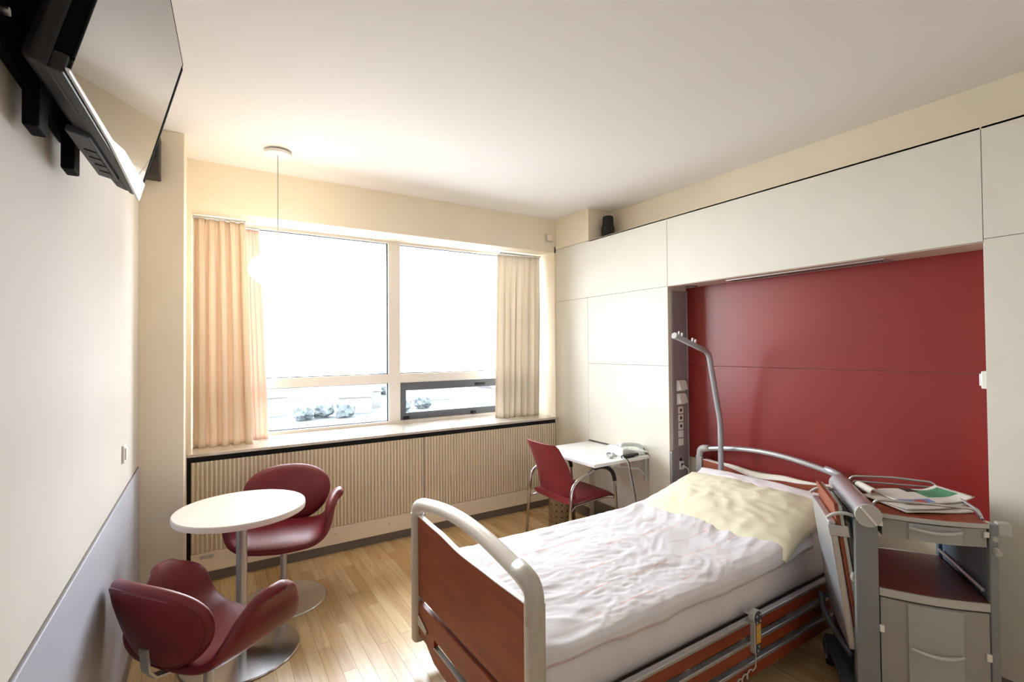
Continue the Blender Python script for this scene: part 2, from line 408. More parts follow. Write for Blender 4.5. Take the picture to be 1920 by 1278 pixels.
def panel(y0, y1, z0, z1, m_=M_panel, x0=XR, x1=XR+0.02, nm='panel'):
    return MB().box(x0, x1, y0+g, y1-g, z0+g, z1-g).build(nm, m_, wr, bevel=0.0012, bseg=1)
panel(YN1, YB+0.02, ZN, ZP)
panel(3.385, YB+0.02, 0.085, ZN)
panel(YN1, 3.385, 1.41, ZN)
MB().prism([(YN1+g, 0.085), (2.675-g, 0.085), (2.675-g, 0.715), (3.385-g, 0.715), (3.385-g, 1.41-g), (YN1+g, 1.41-g)], 'x', XR, XR+0.02).build('panel', M_panel, wr)
panel(YN0, YN1, ZN, ZP)
panel(YR, YN0, ZN+0.012, ZP)
panel(YR, YN0, 0.085, ZN+0.012)
panel(2.675, 3.385, 0.15, 0.715, M_desk, XR+0.06, XR+0.085, 'panel')         # back of the knee recess
MB().box(XR+0.0005, XR+0.085, 3.383, 3.3849, 0.0, 0.715).build('recess_cheek', M_panel, wr)
MB().box(XR+0.0005, XR+0.085, 2.6751, 2.677, 0.0, 0.715).build('recess_cheek', M_panel, wr)
jb = MB()
for (y0, y1, z0, z1) in ((YN1, YB, ZN-g, ZN+g), (3.385-g, 3.385+g, 0.1, ZN), (YN1, 3.385, 1.41-g, 1.41+g), (YN1-g, YN1+g, ZN, ZP), (YN0-g, YN0+g, ZN, ZP), (YR, YN0, ZN+0.012-g, ZN+0.012+g), (2.675-g, 2.675+g, 0.1, 0.715)):
    jb.box(XR+0.006, XR+0.0198, y0, y1, z0, z1)
jb.build('joint_filler', M_joint, wr)
# niche : red panels, cream lower back, soffit
panel(YN0, YN1, 1.41, ZN, M_red, XN-0.02, XN-0.0005)
panel(YN0, YN1, 0.70, 1.41, M_red, XN-0.02, XN-0.0005)
MB().box(XR+0.0005, XN, YN0, YN1, ZN-0.004, ZN-0.0005).build('niche_soffit', mat('soffit_beige', (196, 172, 156), 0.55, var=0.01), wr)
MB().box(XR+0.0005, XN, YN0-0.002, YN0+0.001, 0, ZN-0.004).build('niche_cheek', M_panel, wr)
MB().box(XR+0.0005, XN, YN1, YN1+0.003, 0, ZN-0.004).build('niche_cheek', M_panel, wr)
b3 = MB().box(XR+0.05, XR+0.06, 2.68, 3.38, 0, 0.15).box(XR-0.001, XR+0.012, 3.39, 3.84, 0, 0.085).box(XR-0.001, XR+0.012, YN1, 2.67, 0, 0.085).box(XR-0.001, XR+0.012, YR, YN0, 0, 0.085).box(XN-0.012, XN, YN0+0.01, YN1-0.01, 0, 0.085).build('baseboard_right', M_kick); tag(b3, 'grey skirting along the panelled right wall', kind='structure')
wre = MB().box(XL-0.1, XU+0.1, YR-0.1, YR, 0, ZC).build('wall_rear', mat('rear_wall_paint', (236, 230, 220), 0.7, var=0.01)); tag(wre, 'plain off-white wall behind the viewer', kind='structure')  # unseen rear wall, set close and pale to throw fill towards the window

# ------------------------------------------------------------------ window
wi = struct('window_1', (1.42, YW, ZS), 'wide white-framed window with a grey opening casement'); 
def wpart(name, mb, m_, **k): return mb.build(name, m_, wi, world=True, **k)
FY0, FY1 = 4.365, 4.45
wpart('frame', MB().box(WX0, WX1, FY0, FY1, 2.535, 2.575).box(WX0, WX1, FY0, FY1, ZS-0.03, 0.893).box(WX0, -0.03, FY0, FY1, 0.893, 2.535).box(2.89, WX1, FY0, FY1, 0.893, 2.535), M_wframe)
wpart('mullion', MB().box(1.413, 1.523, FY0, FY1, 0.8935, 2.5345), M_wframe, bevel=0.003)
wpart('transom', MB().box(-0.0295, 1.4125, FY0+0.004, FY1, 1.243, 1.326), M_wframe, bevel=0.003)
wpart('transom', MB().box(1.5235, 2.8895, FY0+0.004, FY1, 1.240, 1.326), M_wframe, bevel=0.003)
for (x0, x1, z0, z1) in ((-0.03, 1.413, 1.326, 2.535), (1.523, 2.89, 1.326, 2.535), (-0.03, 1.413, 0.893, 1.243)):
    wpart('pane', MB().box(x0+0.002, x1-0.002, 4.408, 4.412, z0+0.002, z1-0.002), M_glass)
    t = 0.010
    wpart('gasket', MB().box(x0, x1, 4.395, 4.407, z0, z0+t*0.7).box(x0, x1, 4.395, 4.407, z1-t*0.5, z1).box(x0, x0+t, 4.395, 4.407, z0, z1).box(x1-t, x1, 4.395, 4.407, z0, z1), M_gask)
ca = MB(); x0, x1, z0, z1 = 1.525, 2.888, 0.895, 1.238; t = 0.046
ca.box(x0, x1, 4.362, 4.42, z1-0.064, z1).box(x0, x1, 4.362, 4.42, z0, z0+0.058).box(x0, x0+t, 4.362, 4.42, z0+0.058, z1-0.064).box(x1-t, x1, 4.362, 4.42, z0+0.058, z1-0.064)
cas = wpart('casement', ca, M_casem, bevel=0.003)
tag(cas, 'grey metal opening casement')
def csub(name, mb, m_, **k):
    return mb.build(name, m_, cas, **k)
o_ = (1.42, YW, ZS)
def offs(mb): mb.v = [(p[0]-o_[0], p[1]-o_[1], p[2]-o_[2]) for p in mb.v]; return mb
csub('pane', offs(MB().box(x0+t-0.01, x1-t+0.01, 4.395, 4.400, z0+0.05, z1-0.056)), M_glass)
csub('glazing_bead', offs(MB().box(x0+t-0.004, x1-t+0.004, 4.372, 4.394, z0+0.050, z0+0.064).box(x0+t-0.004, x1-t+0.004, 4.372, 4.394, z1-0.070, z1-0.060).box(x0+t-0.006, x0+t+0.006, 4.372, 4.394, z0+0.06, z1-0.06)), M_gask)
for xx in (1.575, 2.28):
    csub('hinge', offs(MB().box(xx-0.03, xx+0.03, 4.35, 4.362, z0+0.002, z0+0.034).box(xx-0.02, xx+0.02, 4.342, 4.351, z0+0.008, z0+0.026)), M_black, bevel=0.003)
csub('name_plate', offs(MB().box(2.30, 2.42, 4.359, 4.362, z1-0.052, z1-0.028)), M_black)
sl = wpart('sill', MB().box(-0.113, XR-0.001, YB-0.022, FY0, ZS-0.021, ZS), M_sill, bevel=0.003)
sl['label'] = 'polished beige stone sill'

# ------------------------------------------------------------------ exterior, far below
gr = MB().box(-120, 420, 165, 620, -31, -30).build('ground', mat('far_ground_green', (36, 41, 44), 0.9, rgb2=(54, 58, 60), vscale=0.05)); tag(gr, 'pale hazy town ground far below the window', kind='structure')
fc_ = MB().box(-160, 300, 5, 164.9, -31, -30.02).build('bounce_ground', mat('pale_bounce_ground', (150, 149, 146), 0.9, var=0.04, vscale=0.1)); tag(fc_, 'unseen pale ground added to bounce sky light up into the room', kind='structure')  # unseen near ground, added to bounce sky light onto the ceiling
M_blk = mat('far_block_render', (84, 82, 80), 0.8, var=0.06, vscale=0.1); M_roof = mat('far_roof_grey', (56, 56, 58), 0.8, var=0.08, vscale=0.2); M_tree = mat('far_tree_green', (54, 61, 64), 0.9, rgb2=(68, 74, 75), vscale=0.4)
for i, (x, y, sx, sy, h) in enumerate(((22, 262, 20, 12, 9), (64, 252, 16, 12, 8), (72, 270, 18, 12, 9), (122, 290, 26, 14, 10), (150, 250, 24, 14, 9), (36, 340, 30, 14, 10), (190, 330, 32, 16, 11), (140, 400, 36, 16, 11))):
    b = thing('apartment_block', (x, y, -30), 'pale washed-out apartment block far below beyond the window glass', 'building', rotz=R(random.uniform(-20, 20)), group='far town buildings outside the window')
    MB().box(-sx/2, sx/2, -sy/2, sy/2, 0, h).build('wall', M_blk, b)
    MB().prism([(-sy/2-0.6, h), (sy/2+0.6, h), (0, h+4)], 'x', -sx/2-0.5, sx/2+0.5).build('roof', M_roof, b)
def blob(r, seed):
    bm = bmesh.new(); bmesh.ops.create_icosphere(bm, subdivisions=3, radius=1)
    for v in bm.verts:
        k = 1+0.45*noise.noise(v.co*1.7+Vector((seed, 0, 0)))+0.2*noise.noise(v.co*4+Vector((0, seed, 0))); v.co = Vector((v.co.x*r*k, v.co.y*r*k, v.co.z*r*1.15*k))
    me = bpy.data.meshes.new('crown'); bm.to_mesh(me); bm.free(); me.materials.append(M_tree); return me
trunkm = MB().tube([(0, 0, 0), (0, 0, 3.0)], [0.4, 0.25], 8).build('trunk', M_tree); trm = trunkm.data; bpy.data.objects.remove(trunkm)
crowns = [blob(3.4, s) for s in (1.3, 5.1, 9.7)]
for i, (x, y) in enumerate(((37, 236), (46, 241), (55, 235), (92, 330), (106, 338), (84, 240), (98, 246), (170, 300), (16, 290))):
    tr = thing('tree', (x, y, -30), 'small bluish tree far below beyond the window glass', 'tree', group='far town trees outside the window')
    c = bpy.data.objects.new('crown', crowns[i % 3]); COL.objects.link(c); c.parent = tr; c.location = (0, 0, 3.6); c.scale = (1.25+0.2*(i % 2), 1.25, 0.95+0.15*(i % 3))
    c2 = bpy.data.objects.new('trunk', trm); COL.objects.link(c2); c2.parent = tr

# ------------------------------------------------------------------ radiators
rad_shade = MB().box(-0.1145, WX1+0.015, YB+0.012, YB+0.05, 0.092, ZS-0.022).build('shade_strip_1', M_radshade); tag(rad_shade, 'dark strip painted as recess shade framing the radiators under the sill', kind='structure')  # near-black strip stands in for the shade in the recess
b4 = MB().box(-0.113, XR-0.002, YB+0.028, YB+0.04, 0, 0.09).build('baseboard_back', M_kick); tag(b4, 'grey skirting under the radiators', kind='structure')
def radiator(x0, x1, label):
    t = thing('radiator', ((x0+x1)/2, YB-0.01, 0.075), label, 'radiator', group='ribbed radiators under the window')
    MB().box(x0+0.002, x1-0.002, YB+0.006, YB+0.010, 0.205, 0.808).build('back_plate', M_rad, t, world=True)
    lp = MB().box(x0+0.001, x1-0.001, YB-0.012, YB+0.010, 0.075, 0.204).build('lower_panel', M_rad, t, world=True, bevel=0.004)
    for xx in (x0+0.28, x0+0.92, x1-0.3):
        o = MB().lathe([(0.0005, 0), (0.006, 0), (0.004, 0.003), (0.0005, 0.003)], seg=10).build('screw', M_greyp, lp); o.location = (xx-(x0+x1)/2, -0.0020, 0.075); o.rotation_euler = (R(90), 0, 0)
    if x0 < 0:
        MB().box(x0+0.05, x0+0.13, YB-0.0135, YB-0.012, 0.165, 0.188).build('rating_plate', M_greyp, lp).location = (-(x0+x1)/2, -(YB-0.01), -0.075)
    n = round((x1-x0)/0.0265); pit_ = (x1-x0)/n; rm = None
    w_ = pit_*0.50; d = 0.026
    for i in range(n):
        if rm is None:
            mb = MB().prism([(-w_*0.5, 0), (-w_*0.42, -d*0.8), (-w_*0.2, -d), (w_*0.2, -d), (w_*0.42, -d*0.8), (w_*0.5, 0)], 'z', 0.213, 0.810)
            o = mb.build('rib', M_rad, t); rm = o.data
            rm.transform(Matrix.Translation((0, 0, -0.075)))
        else:
            o = bpy.data.objects.new('rib', rm); COL.objects.link(o); o.parent = t
        o.location = (x0+pit_*(i+0.5)-(x0+x1)/2, 0.0158, 0)
    return t
radiator(-0.092, 1.545, 'long cream ribbed radiator behind the round table, left of the panel joint')
radiator(1.550, 2.930, 'cream ribbed radiator on the right, reaching behind the red desk chair')

# ------------------------------------------------------------------ curtains
def curtain(name, xs0, xs1, xb0, xb1, y0, y1, zt, zb, folds, amp, m_, label, seed, flare=0.0, parts_hook=True, head_amp=0.35, slant=0.0):
    t = thing(name, ((xb0+xb1)/2, (y0+y1)/2, zb), label, 'curtain', group='curtains at the window')
    NX, NZ = folds*12, 46; mb = MB(); rs = random.Random(seed)
    ph = [rs.uniform(-0.5, 0.5) for _ in range(folds+2)]; am = [rs.uniform(0.55, 1.25) for _ in range(folds+2)]
    sh = [rs.uniform(-1, 1) for _ in range(folds+2)]
    for k in range(NZ+1):
        h = k/NZ; z = zt+(zb-zt)*h
        gather = head_amp + (1-head_amp)*min(1, h*2.6)**0.8
        for i in range(NX+1):
            s_ = i/NX; f = s_*folds; ci = min(int(f), folds-1); fr = f-ci
            A = am[ci]*(1-fr)+am[ci+1]*fr; P = ph[ci]*(1-fr)+ph[ci+1]*fr
            ang = 2*math.pi*(f+0.22*P*h*1.6)
            tight = 1.0
            x = (xs0+(xs1-xs0)*s_)*(1-h)+(xb0+(xb1-xb0)*s_)*h + 0.012*math.sin(ang*2+seed)*gather + 0.012*sh[ci]*math.sin(h*3.0)*math.sin(math.pi*fr)
            x += 0.0035*math.sin(ang*3)*(1-min(1, h*8))
            y = y0+(y1-y0)*s_ + amp*A*gather*math.sin(ang)*tight + 0.006*math.sin(ang*2.3+1.3*seed)*gather - flare*h*h*s_
            y += 0.006*math.sin(ang*3)*max(0, 1-h*9)
            zz = z + slant*s_*(1-h)
            mb.v.append((x, y, zz))
    for k in range(NZ):
        for i in range(NX):
            a = k*(NX+1)+i; mb.f.append((a, a+1, a+NX+2, a+NX+1)); mb.mi.append(0)
    o = mb.build('cloth', m_, t, smooth=True, world=True, recalc=False)
    sd = o.modifiers.new('thickness', 'SOLIDIFY'); sd.thickness = 0.0018
    MB().box(min(xs0, xs1)-0.005, max(xs0, xs1)+0.005, min(y0, y1)-0.012, max(y0, y1)+0.012, zt+0.004, zt+0.014).build('rail', M_greyp, t, world=True)
    hk = MB().tube([(0, 0, 0), (0, 0, 0.014), (0, 0.006, 0.018)], 0.0015, 6).build('hook', M_greyp, t); hm = hk.data
    n = folds
    for i in range(n+1):
        s_ = i/n; o2 = hk if i == 0 else bpy.data.objects.new('hook', hm)
        if i: COL.objects.link(o2); o2.parent = t
        oo = t['_o']; o2.location = (xs0+(xs1-xs0)*s_-oo[0], y0+(y1-y0)*s_-oo[1], zt-0.008-oo[2])
    return t
curtain('curtain', -0.085, 0.235, -0.088, 0.275, 4.07, 4.09, 2.498, 0.8655, 5, 0.046, M_curt, 'full-length beige curtain gathered at the left end of the window', 3)
curtain('curtain', 0.235, 0.335, 0.285, 0.405, 4.20, 4.24, 2.488, 0.8655, 2, 0.022, M_curt2, 'thin pinkish backlit curtain edge just left of the window pane, behind the beige one', 8)
curtain('curtain', 2.44, 2.915, 2.415, 2.87, 4.12, 4.07, 2.490, 0.8655, 7, 0.042, M_curtr, 'pale cream curtain gathered at the right end of the window', 5)

# ------------------------------------------------------------------ pendant lamp
t = thing('pendant_lamp', (0.383, 3.42, 1.95), 'white pendant lamp with glowing glass shade hanging before the window', 'lamp')
MB().lathe([(0.0005, 0), (0.05, -0.002), (0.078, -0.010), (0.082, -0.022), (0.082, -0.030), (0.0005, -0.030)][::-1], (0.383, 3.42, ZC), 40).build('ceiling_rose', M_white, t, smooth=False, world=True)
smooth_angle(bpy.data.objects['ceiling_rose'])
MB().tube([(0.383, 3.42, ZC-0.028), (0.383, 3.42, 2.185)], 0.0035, 8).build('cable', M_greyp, t, world=True)
MB().lathe([(0.0005, 0.03), (0.018, 0.028), (0.022, 0.0), (0.0005, -0.002)], (0.383, 3.42, 2.178), 20).build('socket_cap', M_white, t, world=True)
prof = []
for i in range(19):
    a = -math.pi/2+math.pi*i/18; prof.append((max(0.0008, 0.168*math.cos(a)**0.9 if math.cos(a) > 0 else 0.0008), 0.112*math.sin(a)))
MB().lathe(prof, (0.383, 3.42, 2.068), 40).build('glass_shade', emit_mat('lit_opal_glass', (255, 236, 208), 14.0), t, smooth=True, world=True)

# ------------------------------------------------------------------ small wall fittings
def fitting(name, loc, label, cat, parts, rotz=0):
    t = thing(name, loc, label, cat, rotz)
    for n, mb, m_, bv in parts: mb.build(n, m_, t, bevel=bv)
    return t
fitting('room_sensor', (2.873, YB, 2.648), 'small square cream sensor box above the window by the corner', 'sensor', [('housing', MB().box(-0.036, 0.036, -0.026, 0, -0.036, 0.036), M_greyp, 0.004), ('cover', MB().box(-0.030, 0.030, -0.030, -0.026, -0.030, 0.030), M_cream, 0.002)])
fitting('light_switch', (XL, 2.86, 1.08), 'small white light switch on the left wall above the dado', 'switch', [('plate', MB().box(0, 0.010, -0.035, 0.035, -0.04, 0.04), M_white, 0.003), ('rocker', MB().box(0.010, 0.016, -0.022, 0.022, -0.028, 0.028), M_white, 0.003)])
fitting('light_switch', (3.03, YN0, 1.39), 'white switch on the near edge of the red niche', 'switch', [('plate', MB().box(-0.045, 0.045, 0.001, 0.024, -0.04, 0.04), M_white, 0.004), ('rocker', MB().box(-0.03, 0.03, 0.024, 0.034, -0.028, 0.028), M_white, 0.003)])
# loudspeaker on the pillar, wedge shaped
t = thing('loudspeaker', (-0.272, YC, 2.53), 'dark wedge loudspeaker high on the corner pillar behind the television', 'loudspeaker')
MB().prism([(0, 0.0), (-0.075, 0.012), (-0.105, 0.10), (-0.105, 0.20), (-0.08, 0.24), (0, 0.245)], 'x', -0.052, 0.045).build('cabinet', mat('dark_brown_plastic', (58, 50, 46), 0.6, var=0.05), t, bevel=0.006)
MB().prism([(-0.104, 0.105), (-0.109, 0.105), (-0.109, 0.195), (-0.104, 0.195)], 'x', -0.04, 0.034).build('grille', M_black, t)
# loudspeaker on the ledge
t = thing('loudspeaker', (3.13, 3.28, ZP), 'black rounded loudspeaker standing on the ledge above the panels', 'loudspeaker')
pr = bez([(0.046, 0, 0), (0.056, 0, 0.05), (0.060, 0, 0.10), (0.052, 0, 0.145), (0.050, 0, 0.18), (0.048, 0, 0.215)], 4)
smooth_angle(MB().lathe([(0.0005, 0)] + [(p.x, p.z) for p in pr] + [(0.044, 0.222), (0.0005, 0.224)], (0, 0, 0), 28).build('cabinet', M_black_soft, t))
for zz in (0.06, 0.075, 0.12): MB().lathe([(0.0605, 0), (0.0615, 0.002), (0.0605, 0.004)], (0, 0, zz), 28).build('ridge', M_black, t)

# ------------------------------------------------------------------ service panel on niche cheek
t = thing('service_panel', (3.087, YN1, 0.20), 'grey vertical service panel with switches and sockets at the niche edge', 'service panel')
def sp(name, x0, x1, y0, y1, z0, z1, m_, bv=0.002, par=None):
    return MB().box(x0-3.087, x1-3.087, y0-YN1, y1-YN1, z0-0.20, z1-0.20).build(name, m_, par or t, bevel=bv)
sp('trunking', 3.003, 3.165, YN1-0.012, YN1, 0.20, 1.985, M_trunk)
sp('side_strip', 3.166, 3.178, YN1-0.016, YN1, 0.20, 1.985, M_alu)
sp('side_strip', 2.967, 3.002, YN1-0.016, YN1, 0.20, 0.76, M_alu)
for zz in (1.257, 1.155):
    s1 = sp('switch', 3.037, 3.128, YN1-0.022, YN1-0.012, zz-0.042, zz+0.042, M_white, 0.004)
    MB().prism([(-0.020, -0.034), (-0.044, -0.030), (-0.026, 0.034), (-0.020, 0.034)], 'x', -0.036, 0.046).build('rocker', M_white, s1, bevel=0.002).location = (0, 0, zz-0.20)
for i, zz in enumerate((1.069, 1.009, 0.947, 0.887, 0.825)):
    s1 = sp('socket', 3.050, 3.106, YN1-0.018, YN1-0.012, zz-0.027, zz+0.027, M_white, 0.003)
    if i < 3:
        o = MB().lathe([(0.0005, 0), (0.014, 0), (0.012, 0.002), (0.0005, 0.0025)], seg=14).build('jack', M_darkkey, s1); o.location = (3.078-3.087, -0.018, zz-0.20); o.rotation_euler = (R(90), 0, 0)
o = MB().lathe([(0.0005, 0), (0.011, 0), (0.010, 0.004), (0.0005, 0.004)], seg=14).build('knob', M_black, t); o.location = (-0.013, -0.012, 0.692-0.2); o.rotation_euler = (R(90), 0, 0)
s1 = sp('data_socket', 3.055, 3.103, YN1-0.022, YN1-0.012, 0.615, 0.68, M_white, 0.003); sp('port', 3.066, 3.090, YN1-0.026, YN1-0.022, 0.635, 0.662, M_darkkey, 0, s1)
s1 = sp('power_socket', 3.036, 3.128, YN1-0.022, YN1-0.012, 0.445, 0.545, M_white, 0.004); sp('well', 3.062, 3.102, YN1-0.024, YN1-0.022, 0.475, 0.515, M_greyp, 0, s1)
t = thing('bed_power_plug', (3.10, YN1-0.03, 0.46), 'black plug in the socket beside the head of the bed', 'plug')
MB().box(-0.012, 0.014, -0.04, 0.0, -0.01, 0.035).build('plug_body', M_black, t, bevel=0.006)
MB().tube(bez([(0.0, -0.035, 0.0), (-0.01, -0.05, -0.06), (-0.03, -0.03, -0.12), (-0.04, -0.02, -0.24)], 6), 0.004, 8).build('cord', M_black, t)
t = thing('bedside_cable', (3.08, YN1-0.03, 0.64), 'white cable hanging from the data socket behind the bed', 'cable')
MB().tube(bez([(0, 0.0, 0.0), (0.012, -0.03, -0.01), (0.02, -0.035, -0.05), (0.005, -0.03, -0.12), (-0.04, -0.02, -0.20), (-0.055, -0.02, -0.26), (-0.05, -0.02, -0.36)], 6), 0.004, 8).build('cord', M_white, t)
MB().box(-0.009, 0.009, -0.012, 0.006, -0.008, 0.010).build('connector', M_white, t, bevel=0.002)

# soffit grille
t = thing('air_grille', (3.085, 1.565, ZN-0.004), 'long slotted air grille set into the soffit over the red panel', 'grille')
MB().box(-0.055, -0.045, -0.46, 0.46, -0.006, 0).box(0.045, 0.055, -0.46, 0.46, -0.006, 0).box(-0.045, 0.045, -0.46, -0.45, -0.006, 0).box(-0.045, 0.045, 0.45, 0.46, -0.006, 0).build('frame', M_alu, t)
MB().box(-0.045, 0.045, -0.45, 0.45, -0.001, -0.0002).build('backing', mat('grille_dark', (84, 62, 58), 0.7, var=0.05), t)
sm = None
for i in range(45):
    y = -0.44+i*0.02
    if sm is None: o = MB().box(-0.045, 0.045, -0.003, 0.003, -0.0055, -0.001).build('slat', mat('grille_slat', (150, 122, 112), 0.5, var=0.03), t); sm = o.data
    else: o = bpy.data.objects.new('slat', sm); COL.objects.link(o); o.parent = t
    o.location = (0, y, 0)
t = thing('recessed_spot', (3.10, 2.36, ZN-0.004), 'small dark recessed spot in the soffit corner', 'spotlight')
MB().lathe([(0.0005, 0), (0.045, 0), (0.045, -0.003), (0.036, -0.005), (0.0005, -0.002)][::-1], (0, 0, 0), 28).build('ring', mat('spot_dark', (80, 64, 58), 0.5, var=0.05), t)
MB().lathe([(0.0005, -0.003), (0.028, -0.003), (0.026, -0.0055), (0.0005, -0.006)], (0, 0, 0), 24).build('lens', M_greyp, t)

# ------------------------------------------------------------------ television and mount
P1, P2, P3 = Vector((-0.209, 1.124, 2.044)), Vector((-0.174, 1.843, 2.029)), Vector((-0.064, 1.846, 2.466))
ex = (P2-P1).normalized(); ez = (P3-P2); ez = (ez-ex*ez.dot(ex)).normalized(); ey = ez.cross(ex)   # ey points to the wall
tv = thing('television', P1, 'flat television tilted down high on the left wall', 'television')
mm = Matrix((ex, ey, ez)).transposed().to_4x4(); mm.translation = P1; tv.matrix_world = mm
W_, H_ = 0.72, 0.45
MB().box(0.012, W_-0.022, -0.0005, 0.006, 0.008, H_-0.012).build('screen', M_gloss, tv)
MB().box(0, W_, 0.001, 0.026, H_-0.016, H_).box(0, 0.012, -0.002, 0.026, 0.03, H_-0.016).box(W_-0.022, W_, -0.002, 0.026, 0.03, H_-0.016).build('bezel', mat('matte_black_bezel', (8, 8, 9), 0.9, spec=0.1, var=0.05), tv, bevel=0.004)
pts = [(0, 0.0), (0.012, 0.0), (0.03, 0.0), (0.03, 0.01), (0.03, 0.026), (0, 0.026)]
MB().loops([[(0.0, -0.003, zt_), (0.0, 0.004, zt_), (0.0, 0.004, 0.0), (0.0, -0.003, 0.0)] if q == 0 else [(W_*q, -0.003, zt_), (W_*q, 0.004, zt_), (W_*q, 0.004, zb_), (W_*q, -0.003, zb_)] for q, zt_, zb_ in ((0, 0.006, 0.0), (0.45, 0.012, -0.001), (0.60, 0.030, -0.006), (1.0, 0.036, -0.020))]).build('lower_trim', M_silver, tv, bevel=0.002)
MB().box(0.0, W_, 0.0045, 0.026, -0.006, 0.029).build('chin', M_black, tv, bevel=0.003)
MB().loops([[(0.003, 0.026, -0.004), (W_-0.003, 0.026, -0.004), (W_-0.003, 0.026, H_-0.003), (0.003, 0.026, H_-0.003)], [(0.006, 0.055, 0.0), (W_-0.006, 0.055, 0.0), (W_-0.006, 0.05, H_-0.02), (0.006, 0.05, H_-0.02)], [(0.05, 0.082, 0.02), (W_-0.05, 0.082, 0.02), (W_-0.05, 0.082, H_-0.08), (0.05, 0.082, H_-0.08)]]).build('back_housing', mat('tv_back_black', (20, 20, 21), 0.5, var=0.06), tv, bevel=0.006)
MB().box(W_-0.42, W_-0.12, 0.03, 0.075, -0.012, 0.004).build('underside_vent', M_darkkey, tv, bevel=0.003)
for k in range(4): MB().box(W_-0.33+k*0.05, W_-0.295+k*0.05, 0.036, 0.06, -0.0145, -0.012).build('connector_port', M_black, tv)
tm = thing('television_mount', (XL, 1.45, 1.98), 'black wall bracket holding the television on the left wall', 'bracket')
M_mnt = mat('mount_matte_black', (9, 9, 9), 0.85, spec=0.15, var=0.05)
for yy, zb in ((1.346, 2.002), (1.645, 2.012)):
    MB().box(XL+0.0185, XL+0.045, yy-0.033, yy+0.033, zb, zb+0.42).build('bracket_arm', M_mnt, tm, world=True, bevel=0.004)
    MB().box(XL+0.0455, XL+0.125, yy-0.025, yy+0.025, 2.30, 2.37).build('spacer', M_mnt, tm, world=True, bevel=0.004)
MB().box(XL, XL+0.018, 1.16, 1.70, 2.10, 2.42).build('wall_plate', M_mnt, tm, world=True, bevel=0.003)
MB().tube([(XL+0.057, 1.10, 2.27), (XL+0.057, 1.72, 2.27)], 0.011, 12).build('cross_bar', M_chrome_dark, tm, world=True)
for yy in (1.13, 1.20): MB().tube([(XL+0.0185, yy, 2.16), (XL+0.030, yy, 2.16)], 0.008, 8).build('bolt', M_chrome_dark, tm, world=True)

# ------------------------------------------------------------------ round table
t = thing('round_table', (0.153, 2.90, 0), 'small round white pedestal table with a steel disc base', 'table')
smooth_angle(MB().lathe([(0.0005, 0.708), (0.29, 0.708), (0.305, 0.712), (0.307, 0.724), (0.305, 0.738), (0.302, 0.741), (0.0005, 0.741)], seg=72).build('top', M_table, t))
smooth_angle(MB().lathe([(0.0005, 0.012), (0.026, 0.012), (0.026, 0.700), (0.0005, 0.700)], seg=24).build('column', M_alu, t))
smooth_angle(MB().lathe([(0.0005, 0.697), (0.09, 0.697), (0.09, 0.7075), (0.0005, 0.7075)], seg=24).build('top_plate', M_alu, t))
smooth_angle(MB().lathe([(0.0005, 0.0), (0.272, 0.0), (0.275, 0.004), (0.27, 0.010), (0.06, 0.018), (0.035, 0.022), (0.0005, 0.022)], (0, -0.03, 0), 64).build('base', M_base, t))

